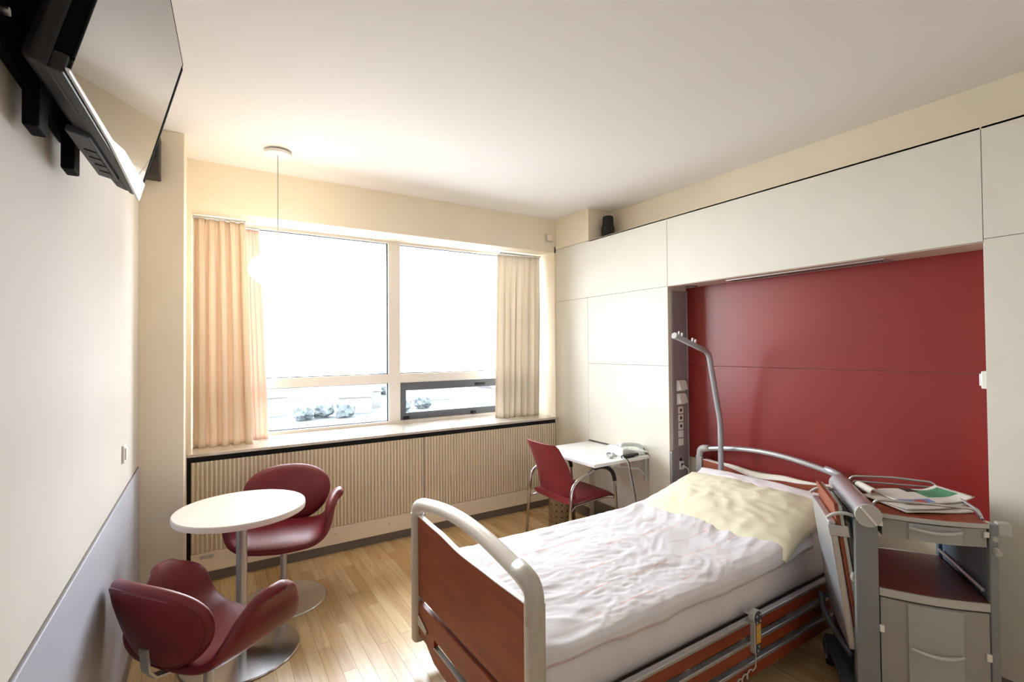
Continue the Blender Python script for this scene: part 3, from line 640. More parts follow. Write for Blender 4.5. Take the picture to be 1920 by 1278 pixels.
# ------------------------------------------------------------------ tulip armchairs
def tulip_parts(t, wear=False):
    half = bez([(0, 0, 0.422), (0.10, 0, 0.422), (0.185, 0, 0.430), (0.242, 0, 0.462), (0.268, 0, 0.515), (0.278, 0, 0.575), (0.298, 0, 0.625), (0.328, 0, 0.652)], 5)
    path = [(-p.x, p.z) for p in reversed(half)] + [(p.x, p.z) for p in half[1:]]
    N = 28; L = []; n = len(path)
    acc = [0]
    for i in range(1, n): acc.append(acc[-1]+math.hypot(path[i][0]-path[i-1][0], path[i][1]-path[i-1][1]))
    tot = acc[-1]
    def sec(i, scale=1.0, ext=0.0):
        x, z = path[i]; a = path[max(i-1, 0)]; b = path[min(i+1, n-1)]; tx, tz = b[0]-a[0], b[1]-a[1]; l = math.hypot(tx, tz); tx /= l; tz /= l
        q = abs(acc[i]/tot*2-1)
        yb = cub_tab([(0, -0.215), (0.35, -0.205), (0.65, -0.165), (1, -0.02)], q); yf = cub_tab([(0, 0.265), (0.35, 0.258), (0.65, 0.232), (0.88, 0.185), (1, 0.10)], q)
        yc, wd_ = (yb+yf)/2, (yf-yb)/2; h = 0.033 - 0.006*q
        out = []
        for j in range(N):
            th = 2*math.pi*j/N; dy = wd_*spow(math.cos(th), 0.62)*scale; dn = h*spow(math.sin(th), 0.75)*scale
            drop = -0.028*max(0, dy/wd_)**3*(1-q)
            out.append((x - tz*dn + tx*ext, yc+dy, z + tx*dn + tz*ext + drop))
        return out
    L = [sec(0, 0.35, -0.026), sec(0, 0.72, -0.021), sec(0, 0.92, -0.011)] + [sec(i) for i in range(n)] + [sec(n-1, 0.92, 0.011), sec(n-1, 0.72, 0.021), sec(n-1, 0.35, 0.026)]
    smooth_angle(MB().loops(L).build('seat_shell', M_leather, t), 60)
    # back shield
    def bp(u, v, sgn, off=0.0):
        r = min(1, math.hypot(u, v)); 
        cu = spow(u, 0.86); cv = spow(v, 0.92)
        X = 0.300*cu*(0.86+0.14*cv); Z = 0.599+0.180*cv
        Y = -0.195-0.105*(cv+1)/2 + 1.05*X*X
        h = 0.034*(max(0, 1-r**5))**0.5 + off
        nx, ny = -2.1*X, 1.0; l = math.hypot(nx, ny)
        return (X+sgn*h*nx/l, Y+sgn*h*ny/l, Z+sgn*h*0.33)
    K = 56; rings = [0.001, 0.25, 0.5, 0.7, 0.83, 0.91, 0.96, 0.985, 1.0]
    L = [[bp(r*math.cos(2*math.pi*j/K), r*math.sin(2*math.pi*j/K), 1) for j in range(K)] for r in rings] + [[bp(r*math.cos(2*math.pi*j/K), r*math.sin(2*math.pi*j/K), -1) for j in range(K)] for r in reversed(rings[:-1])]
    bk = smooth_angle(MB().loops(L).build('back_shield', M_leather, t), 75)
    MB().tube([bp(0.90*math.cos(2*math.pi*j/64), 0.90*math.sin(2*math.pi*j/64), -1, 0.0005) for j in range(64)], 0.0035, 6, closed=True).build('piping', M_leather, bk, smooth=True)
    # steel work
    MB().loops([[(sx_*0.022, y, z) for sx_, (y, z) in ((-1, a), (1, a), (1, b), (-1, b))] for a, b in (((-0.02, 0.376), (-0.02, 0.384)), ((-0.17, 0.376), (-0.17, 0.384)), ((-0.235, 0.392), (-0.229, 0.399)), ((-0.262, 0.43), (-0.254, 0.434)), ((-0.272, 0.52), (-0.262, 0.52)))]).build('back_bracket', M_alu, t)
    MB().box(-0.10, 0.10, -0.10, 0.10, 0.374, 0.390).build('mounting_plate', M_black, t, bevel=0.004)
    smooth_angle(MB().lathe([(0.0005, 0.012), (0.019, 0.012), (0.019, 0.376), (0.0005, 0.376)], seg=20).build('column', M_alu, t))
    smooth_angle(MB().lathe([(0.0005, 0), (0.248, 0), (0.25, 0.004), (0.246, 0.009), (0.05, 0.016), (0.03, 0.022), (0.0005, 0.022)], seg=64).build('base', M_base, t))
    if wear:
        pts = [bp(0.885*math.cos(a), 0.885*math.sin(a), -1, 0.0015) for a in [R(58+3*k) for k in range(14)]]
        MB().tube(pts, 0.0016, 6).build('worn_seam', mat('worn_seam_grey', (150, 110, 108), 0.7, var=0.05), bk)
def face(fx, fy): return math.atan2(fy, fx)-math.pi/2
t = thing('tulip_armchair', (0.403, 3.322, 0), 'burgundy leather swivel armchair between the round table and the radiator', 'armchair', rotz=face(-0.251, -0.968), group='burgundy tulip armchairs at the round table'); tulip_parts(t)
t = thing('tulip_armchair', (0.006, 2.335, 0), 'burgundy leather swivel armchair seen from behind by the left wall, with a worn back seam', 'armchair', rotz=face(0.785, 0.620), group='burgundy tulip armchairs at the round table'); tulip_parts(t, True); t.scale = (0.94, 0.94, 0.94)

# ------------------------------------------------------------------ fold-down desk
t = thing('wall_desk', (XR, 3.02, 0.70), 'white fold-down desk hinged to the right wall beside the window', 'desk')
MB().box(2.385, XR-0.002, 2.668, 3.388, 0.674, 0.70).build('top', M_desk, t, world=True, bevel=0.004)
for yy in (2.70, 3.35):
    MB().box(XR-0.03, XR-0.002, yy-0.012, yy+0.012, 0.50, 0.672).build('wall_bracket', M_greyp, t, world=True, bevel=0.003)
    MB().tube([(XR-0.016, yy, 0.535), (XR-0.10, yy, 0.60), (2.62, yy, 0.655)], 0.009, 8).build('strut', M_greyp, t, world=True)
    MB().box(2.56, 2.66, yy-0.018, yy+0.018, 0.655, 0.6735).build('hinge_block', M_greyp, t, world=True, bevel=0.004)
MB().box(XR-0.010, XR-0.001, 2.668, 3.388, 0.7005, 0.7035).build('hinge_strip', M_alu, t, world=True)

# telephone
t = thing('telephone', (2.845, 2.80, 0.701), 'white desk telephone with grey display on the wall desk', 'telephone', rotz=R(84))
MB().prism([(-0.11, 0), (0.11, 0), (0.11, 0.060), (0.085, 0.066), (-0.05, 0.034), (-0.11, 0.020)], 'x', -0.09, 0.11).build('body', M_bluewhite, t, bevel=0.006)
MB().obox((0.045, 0.045, 0.0585), (1, 0, 0), (0, 0.974, 0.23), (0, -0.23, 0.974), 0.045, 0.022, 0.002).build('display', M_lcd, t)
for i in range(4):
    for j in range(3): MB().obox((0.012+j*0.028, 0.008-i*0.022, 0.0515-i*0.0052), (1, 0, 0), (0, 0.974, 0.23), (0, -0.23, 0.974), 0.010, 0.007, 0.004).build('key', M_white, t)
hs = [(-0.055, -0.105, 0.052), (-0.055, -0.07, 0.070), (-0.055, 0.0, 0.084), (-0.055, 0.07, 0.090), (-0.055, 0.105, 0.088)]
MB().tube(bez(hs, 5), [0.024-0.008*math.sin(math.pi*i/20) for i in range(21)], 12, rx=0.017).build('handset', M_bluewhite, t, smooth=True)
MB().tube(bez([(-0.055, -0.11, 0.05), (-0.07, -0.14, 0.02), (-0.04, -0.16, 0.008), (-0.01, -0.14, 0.006), (0.02, -0.112, 0.015)], 6), 0.0035, 8).build('handset_cord', M_darkkey, t)
t = thing('charger_cable', (2.71, 2.705, 0.70), 'black charger with grey cable dangling over the near edge of the desk', 'cable')
MB().box(-0.02, 0.10, -0.028, 0.005, 0.002, 0.026).build('charger', M_black, t, bevel=0.006)
MB().tube([(0.09, -0.012, 0.016), (0.14, -0.020, 0.018)], 0.011, 10).build('plug', M_black, t)
MB().tube(bez([(0.0, -0.01, 0.016), (-0.03, -0.03, 0.014), (-0.03, -0.075, -0.01), (-0.02, -0.085, -0.10), (0.02, -0.085, -0.30), (0.05, -0.085, -0.50), (0.07, -0.085, -0.69)], 6), 0.0045, 8).build('cord', M_greyp, t)
MB().tube(bez([(0.01, -0.015, 0.016), (-0.022, -0.035, 0.014), (-0.02, -0.080, -0.01), (-0.008, -0.092, -0.10), (0.035, -0.095, -0.30), (0.06, -0.095, -0.50), (0.085, -0.095, -0.69)], 6), 0.003, 8).build('cord', M_black, t)
t = thing('coiled_cable', (2.66, 2.82, 0.701), 'small loop of white cable lying on the desk before the telephone', 'cable')
MB().tube(bez([(-0.03, -0.06, 0.005), (0.0, -0.05, 0.010), (0.05, 0.0, 0.012), (0.09, 0.04, 0.008), (0.07, 0.07, 0.006), (0.02, 0.04, 0.006), (-0.02, -0.02, 0.006), (0.03, -0.07, 0.010)], 6), 0.006, 8).build('cord', M_greyp, t)
MB().box(-0.05, -0.02, -0.075, -0.05, 0.001, 0.014).build('connector', M_greyp, t, bevel=0.003)
t = thing('paper_slip', (2.62, 3.00, 0.7005), 'small white slip with a reddish print on the desk', 'paper')
MB().box(-0.05, 0.05, -0.035, 0.035, 0, 0.0012).build('sheet', M_white, t); MB().box(-0.02, 0.03, -0.004, 0.004, 0.0012, 0.0016).build('print_mark', mat('pale_red_print', (226, 184, 172), 0.8, var=0.03), t)

# ------------------------------------------------------------------ desk chair
t = thing('desk_chair', (2.45, 3.00, 0), 'burgundy desk chair with steel tube legs and black arm pads', 'chair')
for s_ in (-1, 1):
    y = s_*0.262
    fr_ = fillet([(-0.265, y*1.03, 0.0), (-0.222, y, 0.565), (0.06, y, 0.665), (0.195, y, 0.600), (0.240, y*1.02, 0.0)], 0.085, 8)
    MB().tube(fr_, 0.0115, 12).build('side_frame', M_chrome_dark, t, smooth=True)
    k = [p for p in fr_ if p.z > 0.50 and p.x > -0.115]
    MB().tube([p+Vector((0.0, 0, 0.006)) for p in k], 0.0155, 12).build('arm_pad', M_black_soft, t, smooth=True)
    for xx in (-0.262, 0.240): MB().lathe([(0.0005, 0), (0.014, 0), (0.014, 0.014), (0.0005, 0.016)], (xx, y*1.03, 0), 14).build('foot_cap', M_black, t)
MB().tube(fillet([(-0.236, -0.262, 0.36), (-0.16, -0.215, 0.385), (0.16, -0.215, 0.405), (0.222, -0.262, 0.40)], 0.03), 0.009, 10).build('seat_rail', M_chrome_dark, t, smooth=True)
MB().tube(fillet([(-0.236, 0.262, 0.36), (-0.16, 0.215, 0.385), (0.16, 0.215, 0.405), (0.222, 0.262, 0.40)], 0.03), 0.009, 10).build('seat_rail', M_chrome_dark, t, smooth=True)
L = []; N = 24
for i in range(15):
    u = i/14; x = -0.205+0.445*u; wv = 0.235-0.012*u*u
    zc = 0.418 + 0.010*u - 0.030*max(0, (u-0.8)/0.2)**2; h = 0.022*(1-0.35*max(0, (u-0.85)/0.15))
    L.append([(x, wv*spow(math.cos(2*math.pi*j/N), 0.5), zc+h*spow(math.sin(2*math.pi*j/N), 0.6)) for j in range(N)])
smooth_angle(MB().loops(L).build('seat', M_chairred, t), 60)
L = []
for i in range(17):
    v = i/16; z = 0.395+0.448*v; x0 = -0.185 - 0.035*v - 0.115*v*v; wv = lerp_tab([(0, 0.20), (0.12, 0.228), (0.6, 0.222), (0.92, 0.205), (1, 0.185)], v); h = 0.011
    L.append([(x0 + 0.9*(wv*spow(math.cos(2*math.pi*j/N), 0.7))**2*-0.0 + h*spow(math.sin(2*math.pi*j/N), 0.7) + 0.85*(wv*math.cos(2*math.pi*j/N))**2*0.9, wv*spow(math.cos(2*math.pi*j/N), 0.7), z) for j in range(N)])
smooth_angle(MB().loops(L).build('backrest', M_chairred, t, bevel=0.003), 60)

# waste bin
t = thing('waste_bin', (2.63, 3.385, 0), 'perforated steel waste bin on the floor behind the desk chair', 'bin')
smooth_angle(MB().lathe([(0.0005, 0.003), (0.102, 0.003), (0.106, 0.0), (0.108, 0.006), (0.110, 0.345), (0.113, 0.352), (0.107, 0.352), (0.105, 0.012), (0.0005, 0.010)], seg=44).build('drum', M_bin, t))
hm = None
for r_ in range(6):
    for a in range(14):
        if hm is None:
            o = MB().lathe([(0.0003, 0.0), (0.0065, 0.0), (0.0055, 0.0008), (0.0003, 0.0008)], seg=8).build('hole', M_black, t); hm = o.data
        else:
            o = bpy.data.objects.new('hole', hm); COL.objects.link(o); o.parent = t
        an = 2*math.pi*a/14+0.1; rr = 0.1085+0.0018*(0.05+r_*0.052)/0.3
        o.location = (rr*math.cos(an), rr*math.sin(an), 0.05+r_*0.052); o.rotation_euler = (0, R(90), an)

# ------------------------------------------------------------------ bed
BX0, BX1, BY0, BY1 = 0.89, 3.10, 1.288, 2.307
t = bed = thing('hospital_bed', (2.0, 1.80, 0), 'cherry and aluminium hospital bed with lowered side rails', 'bed')
def bb(name, mb, m_, par=None, **k): return mb.build(name, m_, par or bed, world=True, **k)
def capsule(cx, cy, z0, z1, rx, ry, seg=20):
    return MB().loops([[(cx+rx*spow(math.cos(2*math.pi*j/seg), 0.55), cy+ry*spow(math.sin(2*math.pi*j/seg), 0.55), z) for j in range(seg)] for z in (z0, z1)])
def endboard(x, zoff, head):
    BY0 = 1.345 if head else 1.288
    for y, zb in ((BY1, 0.115), (BY0, 0.10)):
        smooth_angle(bb('footboard_post' if not head else 'headboard_post', capsule(x, y, zb, 0.735+zoff, 0.029 if not head else 0.022, 0.032 if not head else 0.028), M_post if not head else M_alu), 50)
    # arched bar with rounded corners
    rb = 0.030 if not head else 0.017
    pts = [(x, BY1, 0.72+zoff), (x, BY1, 0.765+zoff)]
    for k in range(1, 16):
        u = k/16; pts.append((x, BY1+(BY0-BY1)*u, 0.783+zoff+0.062*math.sin(math.pi*u)))
    pts += [(x, BY0, 0.765+zoff), (x, BY0, 0.72+zoff)]
    bb('footboard_bar' if not head else 'headboard_bar', MB().tube(fillet(pts, 0.03, 4), rb, 16), mat('pale_grip_bar', (226, 222, 214), 0.35, metal=0.1, var=0.008) if not head else M_alu, smooth=True)
    # corner cap nearest the viewer
    cp = fillet([(x, BY0, 0.67+zoff), (x, BY0, 0.79+zoff), (x, BY0+0.10, 0.812+zoff)], 0.055, 8)
    bb('corner_cap', MB().tube(cp, [rb+0.0022]*(len(cp)-1)+[rb+0.0004], 18), M_post if not head else M_alu, smooth=True)
    if head:
        cp = fillet([(x, BY1, 0.62+zoff), (x, BY1, 0.79+zoff), (x, BY1-0.08, 0.803+zoff)], 0.04, 8)
        bb('corner_cap', MB().tube(cp, rb+0.006, 16), M_greyp, smooth=True)
    # upper board, wavy top edge
    top = []
    for k in range(25):
        u = k/24; y = BY1-0.034+(BY0-BY1+0.068)*u
        if head: z = lerp_tab([(0, 0.723), (0.15, 0.715), (0.45, 0.678), (0.7, 0.700), (1, 0.728)], u)
        else: z = lerp_tab([(0, 0.728), (0.22, 0.722), (0.5, 0.704), (0.75, 0.708), (1, 0.714)], u)
        top.append((y, z))
    poly = top + [(BY0+0.034, 0.37), (BY1-0.034, 0.345)]
    up_ = bb('footboard_panel' if not head else 'headboard_panel', MB().prism(poly, 'x', x-0.011, x+0.011), M_cherry)
    bb('edge_band', MB().loops([[(x-0.0115, y, z), (x+0.0115, y, z), (x+0.0115, y, z+0.004), (x-0.0115, y, z+0.004)] for y, z in top]), M_white, up_)
    if head:   # pale padded strip on the rear of the board edge
        pts = [(y, z+0.004+0.026*math.sin(math.pi*min(1, max(0, (i/24-0.12)/0.75)))) for i, (y, z) in enumerate(top)]
        bb('pale_strip', MB().loops([[(x+0.012, y, z-0.03), (x+0.030, y, z-0.03), (x+0.030, y, z2), (x+0.012, y, z2)] for (y, z), (_, z2) in zip(top, pts)]), mat('cream_strip', (226, 218, 204), 0.5, var=0.01), up_)
    # lower board with grip slot
    if not head:
        yA, yB_ = BY1-0.034, BY0+0.034
        zt = lambda y: 0.312+(yA-y)/(yA-yB_)*0.028
        zb = lambda y: 0.155 if y > 2.18 else (0.155-0.045*min(1, (2.18-y)/0.10) if y > 1.42 else 0.155)
        s0, s1 = 2.085, 1.50
        lp = MB()
        def strip(ya, yb, f0, f1, n=6):
            Ls = []
            for k in range(n+1):
                y = ya+(yb-ya)*k/n; Ls.append([(x-0.011, y, f0(y)), (x+0.011, y, f0(y)), (x+0.011, y, f1(y)), (x-0.011, y, f1(y))])
            lp.loops(Ls)
        sl_ = lambda y: 0.175-0.0*y; sh_ = lambda y: 0.215
        strip(yA, s0, zb, zt); strip(s1, yB_, zb, zt); strip(s0, s1, lambda y: 0.222, zt, 8); strip(s0, s1, zb, lambda y: 0.182, 8)
        bb('footboard_panel', lp, M_cherry)
        bb('grip_lining', MB().loops([[(x-0.012, y, z) , (x+0.012, y, z), (x+0.012, y, z+0.004), (x-0.012, y, z+0.004)] for y, z in ((s0, 0.181), (1.9, 0.1815), (1.7, 0.1815), (s1, 0.181))]), M_alu)
        bb('lock_lever', MB().loops([[(x-0.012, 2.262, 0.255), (x-0.012, 2.262, 0.212), (x-0.022, 2.262, 0.212), (x-0.022, 2.262, 0.255)], [(x-0.012, 2.16, 0.222), (x-0.012, 2.16, 0.205), (x-0.022, 2.16, 0.205), (x-0.022, 2.16, 0.222)]]), M_post, bevel=0.003)
endboard(BX0, 0.0, False)
endboard(BX1, 0.012, True)
# side rails, three per side
for y, s_ in ((1.262, -1), (2.335, 1)):
    for zb in (0.292, 0.200, 0.108):
        r1 = bb('side_rail', MB().box(BX0+0.06, BX1-0.05, y-0.011, y+0.011, zb, zb+0.050), M_cherryx, bevel=0.003)
        bb('rail_channel', MB().box(BX0+0.06, BX1-0.05, y-0.013, y+0.014, zb+0.0505, zb+0.066), M_alu, r1, bevel=0.003)
    for xx in (1.25, 1.62, 2.0, 2.38, 2.75):
        bb('rail_bracket', MB().box(xx-0.014, xx+0.014, min(y-s_*0.013, y-s_*0.03), max(y-s_*0.013, y-s_*0.03), 0.12, 0.335), M_greyp, bevel=0.003)
# under frame
bb('mattress_frame', MB().box(BX0+0.05, BX1-0.05, 1.315, 1.355, 0.235, 0.300).box(BX0+0.05, BX1-0.05, 2.245, 2.285, 0.235, 0.300).box(BX0+0.02, BX0+0.06, 1.31, 2.29, 0.235, 0.300).box(BX1-0.06, BX1-0.02, 1.31, 2.29, 0.235, 0.300), M_alu)
for k in range(12): bb('mattress_slat', MB().box(1.00+k*0.172, 1.09+k*0.172, 1.356, 2.244, 0.280, 0.299), M_greyp, bevel=0.003)
bb('chassis', MB().box(1.05, 2.95, 1.44, 1.50, 0.15, 0.20).box(1.05, 2.95, 2.10, 2.16, 0.15, 0.20).box(1.05, 1.11, 1.50, 2.10, 0.15, 0.20).box(2.89, 2.95, 1.50, 2.10, 0.15, 0.20), mat('chassis_grey', (110, 112, 116), 0.5, metal=0.3, var=0.02))
for xx in (1.35, 2.65): bb('lift_arm', MB().prism([(xx-0.03, 0.19), (xx+0.05, 0.19), (xx+0.13, 0.30), (xx+0.05, 0.30)], 'y', 1.56, 2.04), mat('chassis_grey', (110, 112, 116)))
for xx in (1.08, 2.62):
    for yy in (1.47, 2.13):
        c = bb('castor', MB().tube([(xx, yy-0.016, 0.06), (xx, yy+0.016, 0.06)], 0.06, 20), M_black_soft)
        bb('castor_fork', MB().box(xx-0.02, xx+0.03, yy-0.026, yy+0.026, 0.085, 0.15), M_darkkey, c, bevel=0.008)
# lifting pole
pp = fillet([(3.02, 2.08, 0.30), (3.025, 2.08, 1.02), (2.905, 2.08, 1.515), (2.560, 2.08, 1.625)], 0.05, 6)
pole = bb('lifting_pole', MB().tube(pp, 0.0185, 16), mat('pole_grey', (168, 168, 176), 0.38, metal=0.5, var=0.01), smooth=True)
bb('pole_end_cap', MB().tube([(2.568, 2.08, 1.6225), (2.552, 2.08, 1.6276)], 0.021, 16), M_greyp, pole)
for xx, zz in ((2.60, 1.632), (2.63, 1.623), (2.735, 1.590), (2.765, 1.580)): bb('stop_pin', MB().tube([(xx, 2.08, zz), (xx+0.003, 2.08, zz+0.022)], 0.0065, 10), M_white, pole)
bb('pole_socket', MB().tube([(3.02, 2.08, 0.28), (3.02, 2.08, 0.45)], 0.027, 16), M_alu)

# mattress
t = thing('mattress', (2.0, 1.80, 0.302), 'mattress under a white fitted sheet on the hospital bed', 'mattress')
L = []; N = 40
def mz(x): return 0.505 + 0.10*max(0, (x-2.45)/0.6)**1.3
xs = [0.935, 0.94, 0.955, 0.985] + [1.0+0.1*k for k in range(20)] + [2.99, 3.03, 3.055, 3.07, 3.075]
for i, x in enumerate(xs):
    e = min(1, (x-0.932)/0.05, (3.078-x)/0.05); e = max(0.0, e); sc = 1-0.05*(1-e)**2
    top = mz(x); ring = []
    for j in range(N):
        a = 2*math.pi*j/N; cy = spow(math.cos(a), 0.28); cz = spow(math.sin(a), 0.32)
        y = 1.797+0.488*cy*sc; z = (top+0.302)/2 + (top-0.302)/2*cz*sc
        y += 0.004*noise.noise(Vector((x*6, z*14, j*0.2))); z += 0.003*noise.noise(Vector((x*9, y*7, 3.1)))
        ring.append((x, y, z))
    L.append(ring)
smooth_angle(MB().loops(L).build('sheet_cover', M_sheet, t, world=True), 60)

# duvet
t = thing('duvet', (1.75, 1.78, 0.50), 'crumpled white duvet with fine orange dashes spread over the bed', 'duvet')
def dz_top(x, y):
    p = Vector((x, y, 0))
    wv = Vector((noise.noise(p*2.2+Vector((4, 1, 0))), noise.noise(p*2.2+Vector((9, 7, 0))), 0))*0.09
    q = p+wv
    lump = 0.011*noise.noise(q*3.0+Vector((2, 3, 5)))
    rid = 0
    for k, (sx_, sy_, am, ang) in enumerate(((2.6, 9.0, 0.012, 0.25), (4.0, 15.0, 0.010, -0.35), (9.0, 5.0, 0.008, 0.1), (7.0, 24.0, 0.007, 0.6), (12.0, 34.0, 0.005, -0.15), (26.0, 14.0, 0.0035, 0.3))):
        ca, sa = math.cos(ang), math.sin(ang); a = q.x*ca+q.y*sa; b = -q.x*sa+q.y*ca
        n_ = noise.noise(Vector((a*sx_+k*11.3, b*sy_, k*3.7))); rid += am*((1-abs(n_)*2.2)*max(0, 0.35+noise.noise(Vector((a*2+k, b*2, 7+k)))*1.3))
    return lump+rid*0.62
mb = MB(); uvs = []
DX0, DX1 = 0.925, 2.62; NX, NY = 230, 150
prof = [(1.345, 0.486, 0.0), (1.315, 0.482, 0.03), (1.292, 0.488, 0.055), (1.284, 0.505, 0.08), (1.292, 0.524, 0.11), (1.318, 0.538, 0.145), (1.37, 0.548, 0.20), (1.80, 0.556, 0.64), (2.18, 0.548, 1.02), (2.232, 0.536, 1.075), (2.262, 0.515, 1.11), (2.272, 0.488, 1.14), (2.266, 0.462, 1.17), (2.240, 0.452, 1.20)]
def pf(v):
    for a, b in zip(prof, prof[1:]):
        if v <= b[2]:
            t_ = (v-a[2])/(b[2]-a[2]); return a[0]+(b[0]-a[0])*t_, a[1]+(b[1]-a[1])*t_
    return prof[-1][:2]
for i in range(NX+1):
    u = i/NX; x = DX0+(DX1-DX0)*u
    for j in range(NY+1):
        s_ = j/NY
        s_ = s_ + 0.06*math.sin(2*math.pi*s_)*-1 if False else s_
        v = 1.20*s_; y, z = pf(v)
        hemw = 0.020*noise.noise(Vector((x*2.3, 1.1 if y < 1.8 else 5.5, 0))) + 0.008*noise.noise(Vector((x*9, 2.2 if y < 1.8 else 8, 0)))
        side = 1-min(1, max(0, (min(v, 1.2-v)-0.05)/0.12))
        top = 1-side
        e = min(1, (x-DX0)/0.05); endr = math.sqrt(max(0, 1-(1-e)**2)) if e < 1 else 1
        zz = z + top*dz_top(x, y)*1.0 + side*hemw + 0.028*max(0, (x-2.2)/0.4)
        crn = max(0, 1-(x-DX0)/0.16)
        y2 = y + side*(0.012*noise.noise(Vector((x*5, s_*9, 2)))) + (1.797-y)*0.05*crn**2
        zb = 0.472; zz = zb+(zz-zb)*endr if zz > zb else zz
        mb.v.append((x + 0.006*top*noise.noise(Vector((x*4, y*4, 9))), y2, zz)); uvs.append((x, v))
for i in range(NX):
    for j in range(NY):
        a = i*(NY+1)+j; mb.f.append((a, a+NY+1, a+NY+2, a+1)); mb.mi.append(0)
mb.uv = uvs
o = mb.build('cover', M_duvet, t, smooth=True, world=True)

# pillows
def pillow(name, c, sx, sy, h, rotz, tilt, label, m_, seed, wr=1.0):
    t = thing(name, c, label, 'pillow'); t.rotation_euler = (0, tilt, rotz); mb = MB(); n = 64
    for side in (1, -1):
        base = len(mb.v)
        for i in range(n+1):
            for j in range(n+1):
                u = i/n*2-1; v = j/n*2-1
                pin = 0.10
                x = sx*u*(1-pin*(1-v*v)*0.5*abs(u)**3); y = sy*v*(1-pin*(1-u*u)*0.5*abs(v)**3)
                e = max(0, (1-abs(u)**2.6)*(1-abs(v)**2.6)); z = h*e**0.55
                q = Vector((x*4+seed, y*4, side*3)); w_ = noise.noise(q)*0.018+ (1-2*abs(noise.noise(q*2.4+Vector((3, 1, 0)))))*0.009 + (1-2*abs(noise.noise(Vector((x*16+seed, y*5, 1)))))*0.005
                z = (z + wr*w_*e**0.4)*(1 if side > 0 else -0.45)
                mb.v.append((x, y, z))
        for i in range(n):
            for j in range(n):
                a = base+i*(n+1)+j
                q = (a, a+n+1, a+n+2, a+1); mb.f.append(q if side > 0 else q[::-1]); mb.mi.append(0)
    o = mb.build('pillowcase', m_, t, smooth=True, recalc=False)
    bm = bmesh.new(); bm.from_mesh(o.data); bmesh.ops.remove_doubles(bm, verts=bm.verts, dist=0.0004); bm.to_mesh(o.data); bm.free()
    return t
pillow('pillow', (2.875, 1.79, 0.615), 0.175, 0.455, 0.060, 0, R(-22), 'white pillow edge against the headboard, under the yellow pillow', M_sheet, 2.0, 0.7)
pillow('pillow', (2.645, 1.765, 0.590), 0.345, 0.485, 0.075, R(3), R(-11), 'large pale yellow pillow at the head of the bed', M_yellow, 6.0, 0.75)

# hand control hanging on the rail
t = thing('hand_control', (2.025, 1.238, 0.32), 'grey bed hand control with orange keypad hooked on the top side rail', 'remote control')
def rnd(w0, w1, z0, z1, y0, y1):
    out = [(-w0, z0), (w0, z0), (w0, z1-0.05)] + [(w1*math.cos(a), z1-w1+w1*math.sin(a)) for a in [R(-20+k*22) for k in range(11)]] + [(-w0, z1-0.05)]
    return MB().prism(out, 'y', y0, y1)
rnd(0.020, 0.030, -0.10, 0.085, -0.012, 0.014).build('body', M_greyp, t, bevel=0.003)
fc = rnd(0.017, 0.026, -0.095, 0.081, -0.0145, -0.012).build('keypad', M_darkkey, t)
MB().box(-0.016, 0.016, -0.0155, -0.0146, -0.055, 0.026).build('orange_field', M_yel_btn, fc)
for xx, zz in ((-0.012, 0.062), (0.012, 0.066), (-0.012, 0.036), (0.013, 0.038), (-0.008, 0.010), (0.008, 0.012), (-0.008, -0.012), (0.008, -0.01), (-0.008, -0.036), (0.008, -0.034), (0.0, -0.068), (-0.008, -0.085)):
    MB().box(xx-0.004, xx+0.004, -0.0172, -0.0156, zz-0.004, zz+0.004).build('button', M_greyp, fc, bevel=0.001)
MB().box(-0.012, 0.012, 0.012, 0.046, 0.052, 0.060).build('hook', M_greyp, t, bevel=0.002)
cc = [Vector((0, 0, -0.10)), Vector((0, 0, -0.13)), Vector((-0.002, 0.0, -0.165))]
for k in range(150):
    a = k*0.42; s_ = k/150
    cc.append(Vector((-0.03-0.33*s_+0.011*math.cos(a), 0.03*s_+0.004, -0.178-0.10*s_+0.014*math.sin(a))))
MB().tube(cc, 0.0032, 6).build('coiled_cord', M_greyp, t, smooth=True)

# ------------------------------------------------------------------ bedside cabinet (local: x right, y back, z up)
th = R(55.2)
cabl = (2.331, 0.922, 0)
t = cab = thing('bedside_cabinet', cabl, 'grey bedside cabinet with cherry top, drawer and folded tray', 'cabinet', rotz=math.atan2(-math.sin(th), math.cos(th)))
D = 0.46
def cb(name, mb, m_, par=None, **k): return mb.build(name, m_, par or cab, **k)
def arc_front(a0, a1, y0, bulge, n=12): return [(a0+(a1-a0)*k/n, y0-bulge*math.sin(math.pi*k/n)) for k in range(n+1)]
cb('side_post', MB().box(-0.055, 0.026, -0.028, 0.02, 0.06, 0.835), M_grey2, bevel=0.006)
cb('side_post', MB().box(-0.050, 0.022, D-0.03, D, 0.06, 0.835), M_grey2, bevel=0.006)
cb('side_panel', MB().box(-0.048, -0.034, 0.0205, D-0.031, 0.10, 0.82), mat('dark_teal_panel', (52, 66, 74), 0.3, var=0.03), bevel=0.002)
cb('side_post', MB().box(0.374, 0.402, -0.028, 0.0, 0.06, 0.866), M_grey2, bevel=0.005)
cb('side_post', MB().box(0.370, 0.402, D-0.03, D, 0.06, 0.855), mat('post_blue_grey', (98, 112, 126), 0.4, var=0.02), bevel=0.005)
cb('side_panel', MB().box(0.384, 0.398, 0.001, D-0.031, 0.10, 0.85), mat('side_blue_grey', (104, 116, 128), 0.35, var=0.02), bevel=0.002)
cb('top_roll', MB().tube([(-0.012, -0.045, 0.857), (-0.012, D, 0.857)], 0.045, 32), M_alu, smooth=False)
smooth_angle(bpy.data.objects['top_roll'])
cp = cb('roll_cap', MB().tube([(-0.012, -0.054, 0.857), (-0.012, -0.046, 0.857)], 0.0465, 32), M_greyp)
